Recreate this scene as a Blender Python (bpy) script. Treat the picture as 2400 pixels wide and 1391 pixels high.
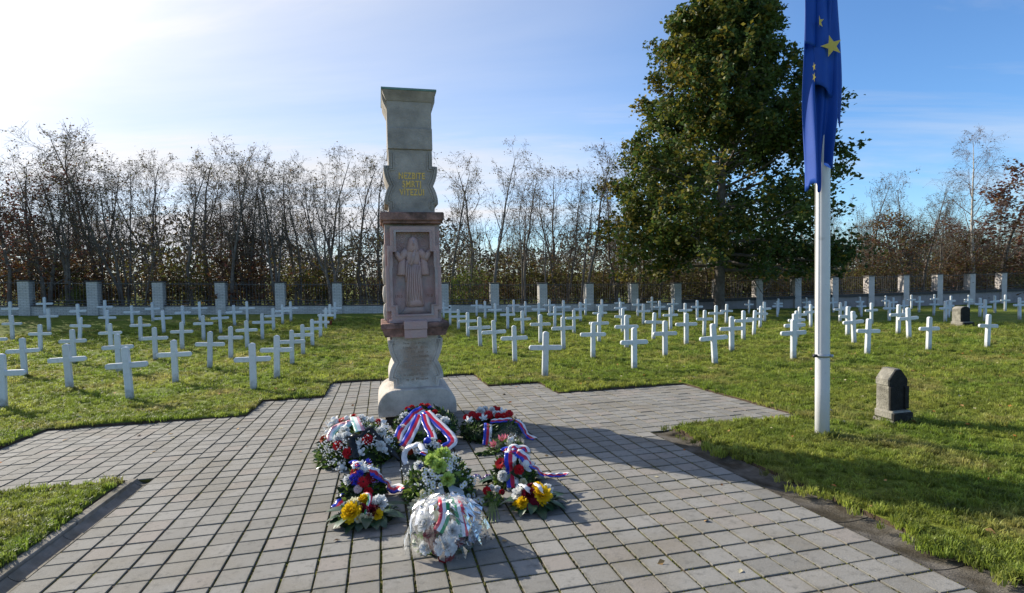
import bpy, math, random
import numpy as np
from mathutils import Vector, Matrix, Euler

S = bpy.context.scene
for o in list(bpy.data.objects):
    bpy.data.objects.remove(o)
R = math.radians

# ------------------------------------------------------------------ camera
cam_d = bpy.data.cameras.new('camera'); cam = bpy.data.objects.new('camera', cam_d)
S.collection.objects.link(cam)
cam_d.sensor_width = 36.0; cam_d.lens = 19.47; cam_d.clip_start = 0.05; cam_d.clip_end = 3000
PITCH, ROLL = -0.042, -0.020
fwd = Vector((0, math.cos(PITCH), math.sin(PITCH))); rt = Vector((1, 0, 0)); up = rt.cross(fwd)
r2 = math.cos(ROLL) * rt + math.sin(ROLL) * up; u2 = -math.sin(ROLL) * rt + math.cos(ROLL) * up
m3 = Matrix((r2, u2, -fwd)).transposed()
cam.matrix_world = Matrix.Translation((0, 0, 1.70)) @ m3.to_4x4()
S.camera = cam
S.render.resolution_x, S.render.resolution_y = 1024, 593

# ------------------------------------------------------------------ light
SUN_EL = R(25.0); SUN_AZ = R(54.0)            # azimuth: degrees to the left of the view axis (+Y)
sdir = Vector((-math.sin(SUN_AZ) * math.cos(SUN_EL), math.cos(SUN_AZ) * math.cos(SUN_EL), math.sin(SUN_EL)))
sun_d = bpy.data.lights.new('sun', 'SUN'); sun = bpy.data.objects.new('sun', sun_d); S.collection.objects.link(sun)
sun_d.energy = 5.0; sun_d.angle = R(0.6); sun_d.color = (1.0, 0.93, 0.80)
sun.rotation_euler = sdir.to_track_quat('Z', 'Y').to_euler()
W = bpy.data.worlds.new('World'); S.world = W; W.use_nodes = True
nt = W.node_tree; N = nt.nodes; Lk = nt.links
N.clear()
wo = N.new('ShaderNodeOutputWorld'); bg = N.new('ShaderNodeBackground'); bg.inputs['Strength'].default_value = 0.125
sky = N.new('ShaderNodeTexSky'); sky.sky_type = 'NISHITA'; sky.sun_disc = False
sky.sun_elevation = SUN_EL; sky.sun_rotation = -SUN_AZ; sky.altitude = 150; sky.air_density = 1.0; sky.dust_density = 0.25; sky.ozone_density = 3.0
tc = N.new('ShaderNodeTexCoord')
def wmath(op, a, b=None, clamp=False):
    n = N.new('ShaderNodeMath'); n.operation = op; n.use_clamp = clamp
    for i, v in enumerate((a, b)):
        if v is None: continue
        if isinstance(v, (int, float)): n.inputs[i].default_value = v
        else: Lk.new(v, n.inputs[i])
    return n.outputs[0]
sep = N.new('ShaderNodeSeparateXYZ'); Lk.new(tc.outputs['Generated'], sep.inputs[0])
zc = wmath('ADD', wmath('MAXIMUM', sep.outputs['Z'], 0.0), 0.10)
px = wmath('DIVIDE', sep.outputs['X'], zc); py = wmath('DIVIDE', sep.outputs['Y'], zc)
cmb = N.new('ShaderNodeCombineXYZ'); Lk.new(px, cmb.inputs[0]); Lk.new(py, cmb.inputs[1])
mp = N.new('ShaderNodeMapping'); mp.inputs['Scale'].default_value = (0.34, 1.0, 1); mp.inputs['Rotation'].default_value = (0, 0, R(-24)); mp.inputs['Location'].default_value = (0.9, 0.4, 0)
Lk.new(cmb.outputs[0], mp.inputs[0])
n1 = N.new('ShaderNodeTexNoise'); n1.inputs['Scale'].default_value = 0.62; n1.inputs['Detail'].default_value = 9; n1.inputs['Roughness'].default_value = 0.6; n1.inputs['Distortion'].default_value = 0.5
Lk.new(mp.outputs[0], n1.inputs['Vector'])
cr = N.new('ShaderNodeValToRGB'); cr.color_ramp.elements[0].position = 0.46; cr.color_ramp.elements[1].position = 0.70
Lk.new(n1.outputs['Fac'], cr.inputs[0])
# thin veil of high cloud, scattering strongly around the sun
dt = N.new('ShaderNodeVectorMath'); dt.operation = 'DOT_PRODUCT'; Lk.new(tc.outputs['Generated'], dt.inputs[0]); dt.inputs[1].default_value = sdir
d01 = wmath('MAXIMUM', dt.outputs['Value'], 0.0)
glow = wmath('ADD', wmath('MULTIPLY', wmath('POWER', d01, 9.0), 0.55), wmath('MULTIPLY', wmath('POWER', d01, 40.0), 0.8))
wide = N.new('ShaderNodeMapRange'); wide.interpolation_type = 'SMOOTHSTEP'; wide.inputs[1].default_value = 0.18; wide.inputs[2].default_value = 0.95; wide.inputs[4].default_value = 0.95; Lk.new(d01, wide.inputs[0])
wv_ = wmath('MULTIPLY', wide.outputs[0], wmath('ADD', 0.30, wmath('MULTIPLY', n1.outputs['Fac'], 0.85)))
veil = wmath('ADD', wmath('ADD', wmath('MULTIPLY', cr.outputs[0], 0.60), wv_), wmath('MULTIPLY', glow, 0.6), True)
clb = wmath('ADD', wmath('ADD', 2.6, wmath('MULTIPLY', n1.outputs['Fac'], 3.2)), wmath('MULTIPLY', glow, 3.2))
cc = N.new('ShaderNodeVectorMath'); cc.operation = 'SCALE'; cc.inputs[0].default_value = (0.97, 0.985, 1.04); Lk.new(clb, cc.inputs['Scale'])
mx = N.new('ShaderNodeMix'); mx.data_type = 'RGBA'; Lk.new(veil, mx.inputs[0]); tint = N.new('ShaderNodeVectorMath'); tint.operation = 'MULTIPLY'; tint.inputs[1].default_value = (0.64, 0.85, 1.06); Lk.new(sky.outputs[0], tint.inputs[0]); Lk.new(tint.outputs[0], mx.inputs[6]); Lk.new(cc.outputs[0], mx.inputs[7])
Lk.new(mx.outputs[2], bg.inputs['Color']); Lk.new(bg.outputs[0], wo.inputs[0])
S.view_settings.view_transform = 'Standard'; S.view_settings.look = 'None'; S.view_settings.gamma = 1.0
S.view_settings.use_curve_mapping = False
S.view_settings.exposure = 0.65
S.render.engine = 'CYCLES'
S.cycles.max_bounces = 8; S.cycles.transparent_max_bounces = 12

# ------------------------------------------------------------------ frames
YAW = 0.23312860; CA, SA = math.cos(YAW), math.sin(YAW)
O = Vector((-1.46507531, 3.36867175, -0.16017811))
TXv = Vector((0.972948375, 0.231022616, -0.000102392519)).normalized()
TYv = Vector((-0.23081484, 0.97205432, -0.04283574)).normalized()
TZv = TXv.cross(TYv).normalized()
PAVE = Matrix(((TXv.x, TYv.x, TZv.x, O.x), (TXv.y, TYv.y, TZv.y, O.y), (TXv.z, TYv.z, TZv.z, O.z), (0, 0, 0, 1)))
T, TB = 0.2, 0.21            # paving pitch across and along
TCO = [0.88737, -0.70718, -0.55537, 0.39159, 0.07783, -0.73785, -0.09577, -0.25545, 0.20425, 0.55722, 0.93807, -0.17589]
def wab(a, b):
    return O.x + a * CA - b * SA, O.y + a * SA + b * CA
def tz_ab(a, b):
    a = np.asarray(a, float); b = np.asarray(b, float)
    t = np.clip(b - 7, 0, 24.5) / 24.5; s = np.clip(a, -26, 42) / 30
    z = O.z - 0.00010239 * a - 0.0428751 * np.clip(b, -40, 34)
    i = 0
    for k in (1.6, 2.2, 3.2):
        for m in range(4):
            z = z + TCO[i] * t ** k * s ** m; i += 1
    return z
def ab_of(x, y):
    dx, dy = x - O.x, y - O.y
    return dx * CA + dy * SA, -dx * SA + dy * CA
def gz(x, y):
    a, b = ab_of(x, y); return float(tz_ab(a, b))
def P3(a, b, h=0.0):
    x, y = wab(a, b); return Vector((x, y, float(tz_ab(a, b)) + h))

# ------------------------------------------------------------------ helpers
C = S.collection
class MB:
    def __init__(s): s.v = []; s.f = []; s.m = []
    def add(s, vs, fs, m=0):
        k = len(s.v); s.v += [tuple(p) for p in vs]; s.f += [tuple(i + k for i in f) for f in fs]; s.m += [m] * len(fs)
    def box(s, x0, x1, y0, y1, z0, z1, m=0, bev=0.0):
        if bev <= 0:
            s.add([(x0, y0, z0), (x1, y0, z0), (x1, y1, z0), (x0, y1, z0), (x0, y0, z1), (x1, y0, z1), (x1, y1, z1), (x0, y1, z1)],
                  [(0, 3, 2, 1), (4, 5, 6, 7), (0, 1, 5, 4), (1, 2, 6, 5), (2, 3, 7, 6), (3, 0, 4, 7)], m)
        else:
            b = bev; V = []; F = []
            rings = [(z0, b), (z0 + b, 0), (z1 - b, 0), (z1, b)]
            for z, i in rings:
                V += [(x0 + i + (b if i == 0 else 0), y0 + i, z), (x1 - i - (b if i == 0 else 0), y0 + i, z), (x1 - i, y0 + i + (b if i == 0 else 0), z), (x1 - i, y1 - i - (b if i == 0 else 0), z),
                      (x1 - i - (b if i == 0 else 0), y1 - i, z), (x0 + i + (b if i == 0 else 0), y1 - i, z), (x0 + i, y1 - i - (b if i == 0 else 0), z), (x0 + i, y0 + i + (b if i == 0 else 0), z)]
            for r in range(3):
                for k in range(8):
                    F.append((r * 8 + k, r * 8 + (k + 1) % 8, r * 8 + 8 + (k + 1) % 8, r * 8 + 8 + k))
            F.append(tuple(range(7, -1, -1))); F.append(tuple(range(24, 32)))
            s.add(V, F, m)
    def prism(s, poly, y0, y1, m=0, bev=0.0):
        """poly: list of (x,z) counter-clockwise seen from -Y; extruded along Y from y0 (front) to y1"""
        n = len(poly)
        if bev > 0:
            cx = sum(p[0] for p in poly) / n; cz = sum(p[1] for p in poly) / n
            ins = []
            for i in range(n):
                p0, p1, p2 = Vector(poly[i - 1]), Vector(poly[i]), Vector(poly[(i + 1) % n])
                e1 = (p1 - p0).normalized(); e2 = (p2 - p1).normalized()
                nn = Vector((-e1.y - e2.y, e1.x + e2.x))
                l = nn.length
                nn = nn / l if l > 1e-4 else Vector((-e1.y, e1.x))
                ins.append((p1.x + nn.x * bev, p1.y + nn.y * bev))
            rings = [(ins, y0), (poly, y0 + bev), (poly, y1 - bev), (ins, y1)]
        else:
            rings = [(poly, y0), (poly, y1)]
        V = []; F = []
        for pl, y in rings: V += [(p[0], y, p[1]) for p in pl]
        for r in range(len(rings) - 1):
            for i in range(n):
                j = (i + 1) % n
                F.append((r * n + i, r * n + n + i, r * n + n + j, r * n + j))
        F.append(tuple(range(n))); F.append(tuple(range(len(rings) * n - 1, (len(rings) - 1) * n - 1, -1)))
        s.add(V, F, m)
    def tube(s, pts, rad, n=6, m=0, cap=True):
        pts = [Vector(p) for p in pts]; K = len(pts); V = []; F = []
        prev = None
        for i, p in enumerate(pts):
            t = (pts[min(i + 1, K - 1)] - pts[max(i - 1, 0)])
            t = t.normalized() if t.length > 1e-9 else Vector((0, 0, 1))
            if prev is None:
                a = Vector((1, 0, 0)) if abs(t.x) < 0.8 else Vector((0, 1, 0))
                u = t.cross(a).normalized()
            else:
                u = (prev - t * prev.dot(t)); u = u.normalized() if u.length > 1e-6 else t.orthogonal().normalized()
            prev = u; w = t.cross(u); r = rad[i] if hasattr(rad, '__len__') else rad
            for k in range(n):
                an = 2 * math.pi * k / n
                V.append(p + (u * math.cos(an) + w * math.sin(an)) * r)
        for i in range(K - 1):
            for k in range(n):
                F.append((i * n + k, i * n + (k + 1) % n, (i + 1) * n + (k + 1) % n, (i + 1) * n + k))
        if cap:
            F.append(tuple(range(n - 1, -1, -1))); F.append(tuple(range((K - 1) * n, K * n)))
        s.add(V, F, m)
    def lathe(s, prof, n=16, m=0, c=(0, 0, 0)):
        V = []; F = []
        for r, z in prof:
            for k in range(n):
                an = 2 * math.pi * k / n; V.append((c[0] + r * math.cos(an), c[1] + r * math.sin(an), c[2] + z))
        for i in range(len(prof) - 1):
            for k in range(n):
                F.append((i * n + k, i * n + (k + 1) % n, (i + 1) * n + (k + 1) % n, (i + 1) * n + k))
        F.append(tuple(range(n - 1, -1, -1))); F.append(tuple(range((len(prof) - 1) * n, len(prof) * n)))
        s.add(V, F, m)
    def mesh(s, name, mats, smooth=False):
        me = bpy.data.meshes.new(name); me.from_pydata(s.v, [], s.f)
        for m in (mats if isinstance(mats, (list, tuple)) else [mats]): me.materials.append(m)
        if len(me.polygons): me.polygons.foreach_set('material_index', s.m)
        if smooth: me.polygons.foreach_set('use_smooth', [True] * len(me.polygons))
        me.update(); return me
    def build(s, name, mats, parent=None, smooth=False, loc=None):
        return obj(name, s.mesh(name, mats, smooth), parent, loc)
def obj(name, me, parent=None, loc=None, rot=None, scale=None):
    o = bpy.data.objects.new(name, me); C.objects.link(o)
    if parent is not None: o.parent = parent
    if loc is not None: o.location = loc
    if rot is not None: o.rotation_euler = rot
    if scale is not None: o.scale = scale if hasattr(scale, '__len__') else (scale,) * 3
    return o
def tag(o, label=None, cat=None, group=None, kind=None):
    if label: o['label'] = label
    if cat: o['category'] = cat
    if group: o['group'] = group
    if kind: o['kind'] = kind
    return o
def thing(name, label, cat, loc=(0, 0, 0), rz=0.0, group=None, mw=None):
    o = bpy.data.objects.new(name, None); C.objects.link(o); o.empty_display_size = 0.1
    if mw is not None: o.matrix_world = mw
    else: o.location = loc; o.rotation_euler = (0, 0, rz)
    return tag(o, label, cat, group)
def quads_mesh(name, P, U, Vv, mats, midx=None, fold=0.0):
    """leaf cards as folded diamonds: P centres, U half length, Vv half width (numpy n x 3)"""
    n = len(P); nn = np.cross(U, Vv); ln = np.linalg.norm(nn, axis=1, keepdims=True) + 1e-9; nn = nn / ln * np.linalg.norm(Vv, axis=1, keepdims=True) * fold
    co = np.empty((n, 4, 3)); co[:, 0] = P - U; co[:, 1] = P + Vv + nn; co[:, 2] = P + U; co[:, 3] = P - Vv + nn
    me = bpy.data.meshes.new(name); me.vertices.add(n * 4); me.vertices.foreach_set('co', co.ravel())
    idx = (np.arange(n)[:, None] * 4 + np.array([[0, 1, 2, 0, 2, 3]])).ravel()
    me.loops.add(n * 6); me.loops.foreach_set('vertex_index', idx)
    me.polygons.add(n * 2); me.polygons.foreach_set('loop_start', np.arange(n * 2) * 3); me.polygons.foreach_set('loop_total', np.full(n * 2, 3))
    for m in (mats if isinstance(mats, (list, tuple)) else [mats]): me.materials.append(m)
    if midx is not None: me.polygons.foreach_set('material_index', np.repeat(midx, 2))
    me.update(); me.validate(); return me
ORD = ['first', 'second', 'third', 'fourth', 'fifth', 'sixth', 'seventh', 'eighth', 'ninth', 'tenth', 'eleventh', 'twelfth', 'thirteenth', 'fourteenth', 'fifteenth', 'sixteenth', 'seventeenth', 'eighteenth', 'nineteenth', 'twentieth']
def ordn(i):
    if i <= 20: return ORD[i - 1]
    t = {2: 'twenty', 3: 'thirty', 4: 'forty', 5: 'fifty', 6: 'sixty'}[i // 10]
    return {2: 'twentieth', 3: 'thirtieth', 4: 'fortieth', 5: 'fiftieth', 6: 'sixtieth'}[i // 10] if i % 10 == 0 else t + '-' + ORD[i % 10 - 1]

# ------------------------------------------------------------------ materials
def mat(name, col, rough=0.8, var=0.0, vscale=6.0, col2=None, mixscale=2.0, mixlo=0.4, mixhi=0.6, bump=0.0, bscale=30.0, spec=0.3, trans=0.0, rnd=0.0, coord='Object', metal=0.0, sheen=0.0):
    m = bpy.data.materials.new(name); m.use_nodes = True; t = m.node_tree; n = t.nodes; l = t.links
    b = n['Principled BSDF']; b.inputs['Roughness'].default_value = rough; b.inputs['Specular IOR Level'].default_value = spec; b.inputs['Metallic'].default_value = metal
    if sheen: b.inputs['Sheen Weight'].default_value = sheen
    tcn = n.new('ShaderNodeTexCoord')
    cur = n.new('ShaderNodeRGB'); cur.outputs[0].default_value = (*col, 1); c = cur.outputs[0]
    def noise(scale, detail=6, rgh=0.6):
        x = n.new('ShaderNodeTexNoise'); x.inputs['Scale'].default_value = scale; x.inputs['Detail'].default_value = detail; x.inputs['Roughness'].default_value = rgh
        l.new(tcn.outputs[coord], x.inputs['Vector']); return x.outputs['Fac']
    if col2 is not None:
        rm = n.new('ShaderNodeMapRange'); rm.inputs[1].default_value = mixlo; rm.inputs[2].default_value = mixhi; l.new(noise(mixscale), rm.inputs[0])
        x = n.new('ShaderNodeMix'); x.data_type = 'RGBA'; l.new(rm.outputs[0], x.inputs[0]); l.new(c, x.inputs[6]); x.inputs[7].default_value = (*col2, 1); c = x.outputs[2]
    if var or rnd:
        f = None
        if var:
            rm = n.new('ShaderNodeMapRange'); rm.inputs[1].default_value = 0.25; rm.inputs[2].default_value = 0.75; rm.inputs[3].default_value = 1 - var; rm.inputs[4].default_value = 1 + var
            l.new(noise(vscale), rm.inputs[0]); f = rm.outputs[0]
        if rnd:
            oi = n.new('ShaderNodeObjectInfo'); rm2 = n.new('ShaderNodeMapRange'); rm2.inputs[3].default_value = 1 - rnd; rm2.inputs[4].default_value = 1 + rnd; l.new(oi.outputs['Random'], rm2.inputs[0])
            if f is None: f = rm2.outputs[0]
            else:
                q = n.new('ShaderNodeMath'); q.operation = 'MULTIPLY'; l.new(f, q.inputs[0]); l.new(rm2.outputs[0], q.inputs[1]); f = q.outputs[0]
        x = n.new('ShaderNodeVectorMath'); x.operation = 'SCALE'; l.new(c, x.inputs[0]); l.new(f, x.inputs['Scale']); c = x.outputs[0]
    l.new(c, b.inputs['Base Color'])
    if bump:
        bp = n.new('ShaderNodeBump'); bp.inputs['Strength'].default_value = bump; bp.inputs['Distance'].default_value = 0.02; l.new(noise(bscale, 8), bp.inputs['Height']); l.new(bp.outputs[0], b.inputs['Normal'])
    if trans:
        tr = n.new('ShaderNodeBsdfTranslucent'); l.new(c, tr.inputs['Color']); ms = n.new('ShaderNodeMixShader'); ms.inputs[0].default_value = trans
        l.new(b.outputs[0], ms.inputs[1]); l.new(tr.outputs[0], ms.inputs[2]); l.new(ms.outputs[0], n['Material Output'].inputs['Surface'])
    return m
def leafmat(name, col, col2, trans=0.35, rough=0.55, scale=0.35):
    return mat(name, col, rough, 0.35, 3.0, col2, scale, 0.38, 0.62, trans=trans, spec=0.25)
M = {}
M['limestone'] = mat('weathered_limestone', (0.345, 0.305, 0.27), 0.9, 0.22, 5.0, (0.215, 0.193, 0.175), 2.4, 0.42, 0.68, 0.5, 45.0, 0.15)
M['limestone_pale'] = mat('pale_limestone', (0.50, 0.45, 0.395), 0.9, 0.2, 7.0, (0.29, 0.27, 0.23), 3.0, 0.5, 0.72, 0.5, 60.0, 0.15)
def stained_mat():
    m = M['limestone_pale'].copy(); m.name = 'stained_limestone'; n = m.node_tree.nodes; l = m.node_tree.links; b = n['Principled BSDF']; src = b.inputs['Base Color'].links[0].from_socket
    tcn = n.new('ShaderNodeTexCoord'); mpn = n.new('ShaderNodeMapping'); mpn.inputs['Location'].default_value = (0.05, 0, -2.95); mpn.inputs['Scale'].default_value = (4.2, 0, 3.4); l.new(tcn.outputs['Object'], mpn.inputs[0])
    ln = n.new('ShaderNodeVectorMath'); ln.operation = 'LENGTH'; l.new(mpn.outputs[0], ln.inputs[0])
    ns = n.new('ShaderNodeTexNoise'); ns.inputs['Scale'].default_value = 9; ns.inputs['Detail'].default_value = 8; l.new(tcn.outputs['Object'], ns.inputs['Vector'])
    ad = n.new('ShaderNodeMath'); ad.operation = 'MULTIPLY_ADD'; l.new(ns.outputs['Fac'], ad.inputs[0]); ad.inputs[1].default_value = 1.3; l.new(ln.outputs['Value'], ad.inputs[2])
    rm = n.new('ShaderNodeMapRange'); rm.inputs[1].default_value = 1.75; rm.inputs[2].default_value = 1.15; rm.inputs[3].default_value = 0.0; rm.inputs[4].default_value = 0.8; l.new(ad.outputs[0], rm.inputs[0])
    x = n.new('ShaderNodeMix'); x.data_type = 'RGBA'; l.new(rm.outputs[0], x.inputs[0]); l.new(src, x.inputs[6]); x.inputs[7].default_value = (0.27, 0.195, 0.14, 1); l.new(x.outputs[2], b.inputs['Base Color']); return m
M['stained'] = mat('rust_stained_limestone', (0.33, 0.31, 0.275), 0.9, 0.2, 8.0, (0.27, 0.20, 0.145), 3.4, 0.42, 0.6, 0.55, 80.0, 0.12)
M['pink'] = mat('pink_sandstone', (0.40, 0.255, 0.24), 0.9, 0.25, 6.0, (0.34, 0.295, 0.285), 3.5, 0.40, 0.62, 0.55, 40.0, 0.12)
M['pink_dark'] = mat('blackened_pink_sandstone', (0.30, 0.17, 0.14), 0.9, 0.4, 7.0, (0.085, 0.06, 0.05), 5.0, 0.38, 0.62, 0.6, 40.0, 0.12)
M['pink_pale'] = mat('rubbed_pink_sandstone', (0.47, 0.345, 0.32), 0.9, 0.22, 6.0, (0.40, 0.27, 0.25), 6.0, 0.4, 0.6, 0.45, 50.0, 0.12)
M['copper'] = mat('copper_patina', (0.13, 0.22, 0.20), 0.7, 0.2, 8.0)
M['gold'] = mat('worn_gold_leaf', (0.72, 0.46, 0.10), 0.5, 0.2, 40.0, (0.40, 0.30, 0.15), 25.0, 0.45, 0.75)
M['dark_stone'] = mat('near_black_stone', (0.030, 0.028, 0.026), 0.95, 0.4, 9.0, (0.13, 0.12, 0.10), 4.0, 0.58, 0.75, 0.6, 50.0, 0.1)  # near-black stone; on the marker fronts the tone stands in for shade
M['marker'] = mat('lichen_stone', (0.30, 0.28, 0.235), 0.95, 0.3, 9.0, (0.15, 0.14, 0.115), 5.0, 0.4, 0.65, 0.7, 45.0, 0.1)
M['white_paint'] = mat('weathered_white_paint', (0.60, 0.625, 0.64), 0.55, 0.08, 7.0, (0.42, 0.43, 0.42), 5.0, 0.55, 0.78, 0.15, 60.0, 0.3, rnd=0.08)
def _dirty(m):
    n = m.node_tree.nodes; l = m.node_tree.links; b = n['Principled BSDF']; src = b.inputs['Base Color'].links[0].from_socket
    tcn = n.new('ShaderNodeTexCoord'); sp = n.new('ShaderNodeSeparateXYZ'); l.new(tcn.outputs['Object'], sp.inputs[0]); ns = n.new('ShaderNodeTexNoise'); ns.inputs['Scale'].default_value = 14; ns.inputs['Detail'].default_value = 7; oi = n.new('ShaderNodeObjectInfo'); va = n.new('ShaderNodeVectorMath'); l.new(tcn.outputs['Object'], va.inputs[0]); l.new(oi.outputs['Location'], va.inputs[1]); l.new(va.outputs[0], ns.inputs['Vector'])
    ad = n.new('ShaderNodeMath'); ad.operation = 'MULTIPLY_ADD'; l.new(ns.outputs['Fac'], ad.inputs[0]); ad.inputs[1].default_value = -0.34; l.new(sp.outputs['Z'], ad.inputs[2])
    rm = n.new('ShaderNodeMapRange'); rm.inputs[1].default_value = -0.14; rm.inputs[2].default_value = 0.05; rm.inputs[3].default_value = 0.75; rm.inputs[4].default_value = 0.0; l.new(ad.outputs[0], rm.inputs[0])
    x = n.new('ShaderNodeMix'); x.data_type = 'RGBA'; l.new(rm.outputs[0], x.inputs[0]); l.new(src, x.inputs[6]); x.inputs[7].default_value = (0.16, 0.155, 0.11, 1); l.new(x.outputs[2], b.inputs['Base Color'])
_dirty(M['white_paint'])
M['pole'] = mat('white_pole_paint', (0.60, 0.60, 0.61), 0.4, 0.05, 9.0, (0.42, 0.42, 0.42), 7.0, 0.64, 0.74, spec=0.4)
M['dark_metal'] = mat('dark_metal', (0.04, 0.04, 0.045), 0.5, 0.2, 12.0, metal=0.4)
M['grey_metal'] = mat('galvanised_metal', (0.40, 0.41, 0.42), 0.42, 0.15, 20.0, metal=0.7)
M['rail'] = mat('old_railing_paint', (0.07, 0.07, 0.072), 0.6, 0.3, 9.0, (0.13, 0.10, 0.08), 6.0, 0.5, 0.7)
M['coping'] = mat('dark_coping', (0.07, 0.065, 0.062), 0.9, 0.3, 5.0, bump=0.4)
M['concrete'] = mat('worn_concrete', (0.235, 0.215, 0.185), 0.93, 0.22, 14.0, (0.14, 0.128, 0.10), 3.0, 0.42, 0.65, 0.5, 90.0, 0.12)
M['gutter_r'] = mat('soiled_concrete', (0.155, 0.14, 0.12), 0.95, 0.3, 12.0, (0.06, 0.05, 0.035), 2.5, 0.36, 0.58, 0.6, 70.0, 0.1)
M['soil'] = mat('soil', (0.075, 0.055, 0.038), 1.0, 0.4, 20.0, bump=0.7, bscale=60.0, spec=0.05)
M['bark'] = mat('dark_bark', (0.125, 0.105, 0.09), 0.95, 0.35, 4.0, (0.18, 0.16, 0.14), 1.5, 0.4, 0.65, 0.5, 22.0, 0.1)
M['bark_brown'] = mat('brown_bark', (0.105, 0.078, 0.058), 0.95, 0.3, 4.0, spec=0.1)
M['birch'] = mat('birch_bark', (0.55, 0.50, 0.44), 0.8, 0.2, 5.0, (0.14, 0.12, 0.10), 2.6, 0.55, 0.66)
M['twig'] = mat('reddish_twig', (0.16, 0.115, 0.10), 0.9, 0.2, 5.0)
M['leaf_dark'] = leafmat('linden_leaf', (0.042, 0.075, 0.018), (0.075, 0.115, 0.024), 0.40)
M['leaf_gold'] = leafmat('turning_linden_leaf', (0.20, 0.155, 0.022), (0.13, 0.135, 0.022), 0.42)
M['leaf_sparse'] = leafmat('last_leaf', (0.085, 0.075, 0.045), (0.12, 0.085, 0.055), 0.35)
M['leaf_red'] = leafmat('russet_leaf', (0.15, 0.055, 0.035), (0.10, 0.04, 0.032), 0.4)
M['leaf_olive'] = leafmat('olive_leaf', (0.115, 0.125, 0.026), (0.155, 0.135, 0.032), 0.42)
M['leaf_brown'] = leafmat('brown_leaf', (0.17, 0.095, 0.035), (0.12, 0.075, 0.032), 0.42)
M['leaf_far'] = leafmat('far_leaf', (0.050, 0.052, 0.020), (0.075, 0.055, 0.026), 0.12)
M['leaf_far2'] = leafmat('far_brown_leaf', (0.060, 0.040, 0.022), (0.045, 0.034, 0.022), 0.12)
M['leaf_fresh'] = leafmat('bright_leaf', (0.16, 0.21, 0.03), (0.11, 0.16, 0.03), 0.45)

def brick_mat(name, c1, c2, mort, scale=1.0):
    m = bpy.data.materials.new(name); m.use_nodes = True; t = m.node_tree; n = t.nodes; l = t.links; b = n['Principled BSDF']
    b.inputs['Roughness'].default_value = 0.9; b.inputs['Specular IOR Level'].default_value = 0.15
    tcn = n.new('ShaderNodeTexCoord'); sp = n.new('ShaderNodeSeparateXYZ'); l.new(tcn.outputs['Object'], sp.inputs[0])
    ad = n.new('ShaderNodeMath'); ad.operation = 'ADD'; l.new(sp.outputs['X'], ad.inputs[0]); l.new(sp.outputs['Y'], ad.inputs[1])
    cb = n.new('ShaderNodeCombineXYZ'); l.new(ad.outputs[0], cb.inputs[0]); l.new(sp.outputs['Z'], cb.inputs[1])
    br = n.new('ShaderNodeTexBrick'); br.inputs['Scale'].default_value = scale; br.inputs['Brick Width'].default_value = 0.26; br.inputs['Row Height'].default_value = 0.085; br.inputs['Mortar Size'].default_value = 0.009; br.inputs['Mortar Smooth'].default_value = 0.2
    br.inputs['Color1'].default_value = (*c1, 1); br.inputs['Color2'].default_value = (*c2, 1); br.inputs['Mortar'].default_value = (*mort, 1); l.new(cb.outputs[0], br.inputs['Vector'])
    ns = n.new('ShaderNodeTexNoise'); ns.inputs['Scale'].default_value = 1.6; ns.inputs['Detail'].default_value = 8; l.new(tcn.outputs['Object'], ns.inputs['Vector'])
    rm = n.new('ShaderNodeMapRange'); rm.inputs[1].default_value = 0.3; rm.inputs[2].default_value = 0.75; rm.inputs[3].default_value = 1.1; rm.inputs[4].default_value = 0.72; l.new(ns.outputs['Fac'], rm.inputs[0])
    sc = n.new('ShaderNodeVectorMath'); sc.operation = 'SCALE'; l.new(br.outputs['Color'], sc.inputs[0]); l.new(rm.outputs[0], sc.inputs['Scale']); l.new(sc.outputs[0], b.inputs['Base Color'])
    bp = n.new('ShaderNodeBump'); bp.inputs['Strength'].default_value = 0.6; bp.inputs['Distance'].default_value = 0.01; bp.invert = True; l.new(br.outputs['Fac'], bp.inputs['Height']); l.new(bp.outputs[0], b.inputs['Normal'])
    return m
M['brick'] = brick_mat('whitewashed_brick', (0.55, 0.53, 0.50), (0.48, 0.46, 0.43), (0.27, 0.26, 0.24))
M['render'] = mat('lilac_grey_render', (0.30, 0.27, 0.265), 0.95, 0.15, 2.0, (0.20, 0.18, 0.175), 1.6, 0.48, 0.7, 0.3, 30.0, 0.1)
M['render_pale'] = mat('pale_render', (0.55, 0.50, 0.47), 0.95, 0.12, 3.0, (0.36, 0.33, 0.31), 2.2, 0.5, 0.75, 0.3, 30.0, 0.1)

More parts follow.
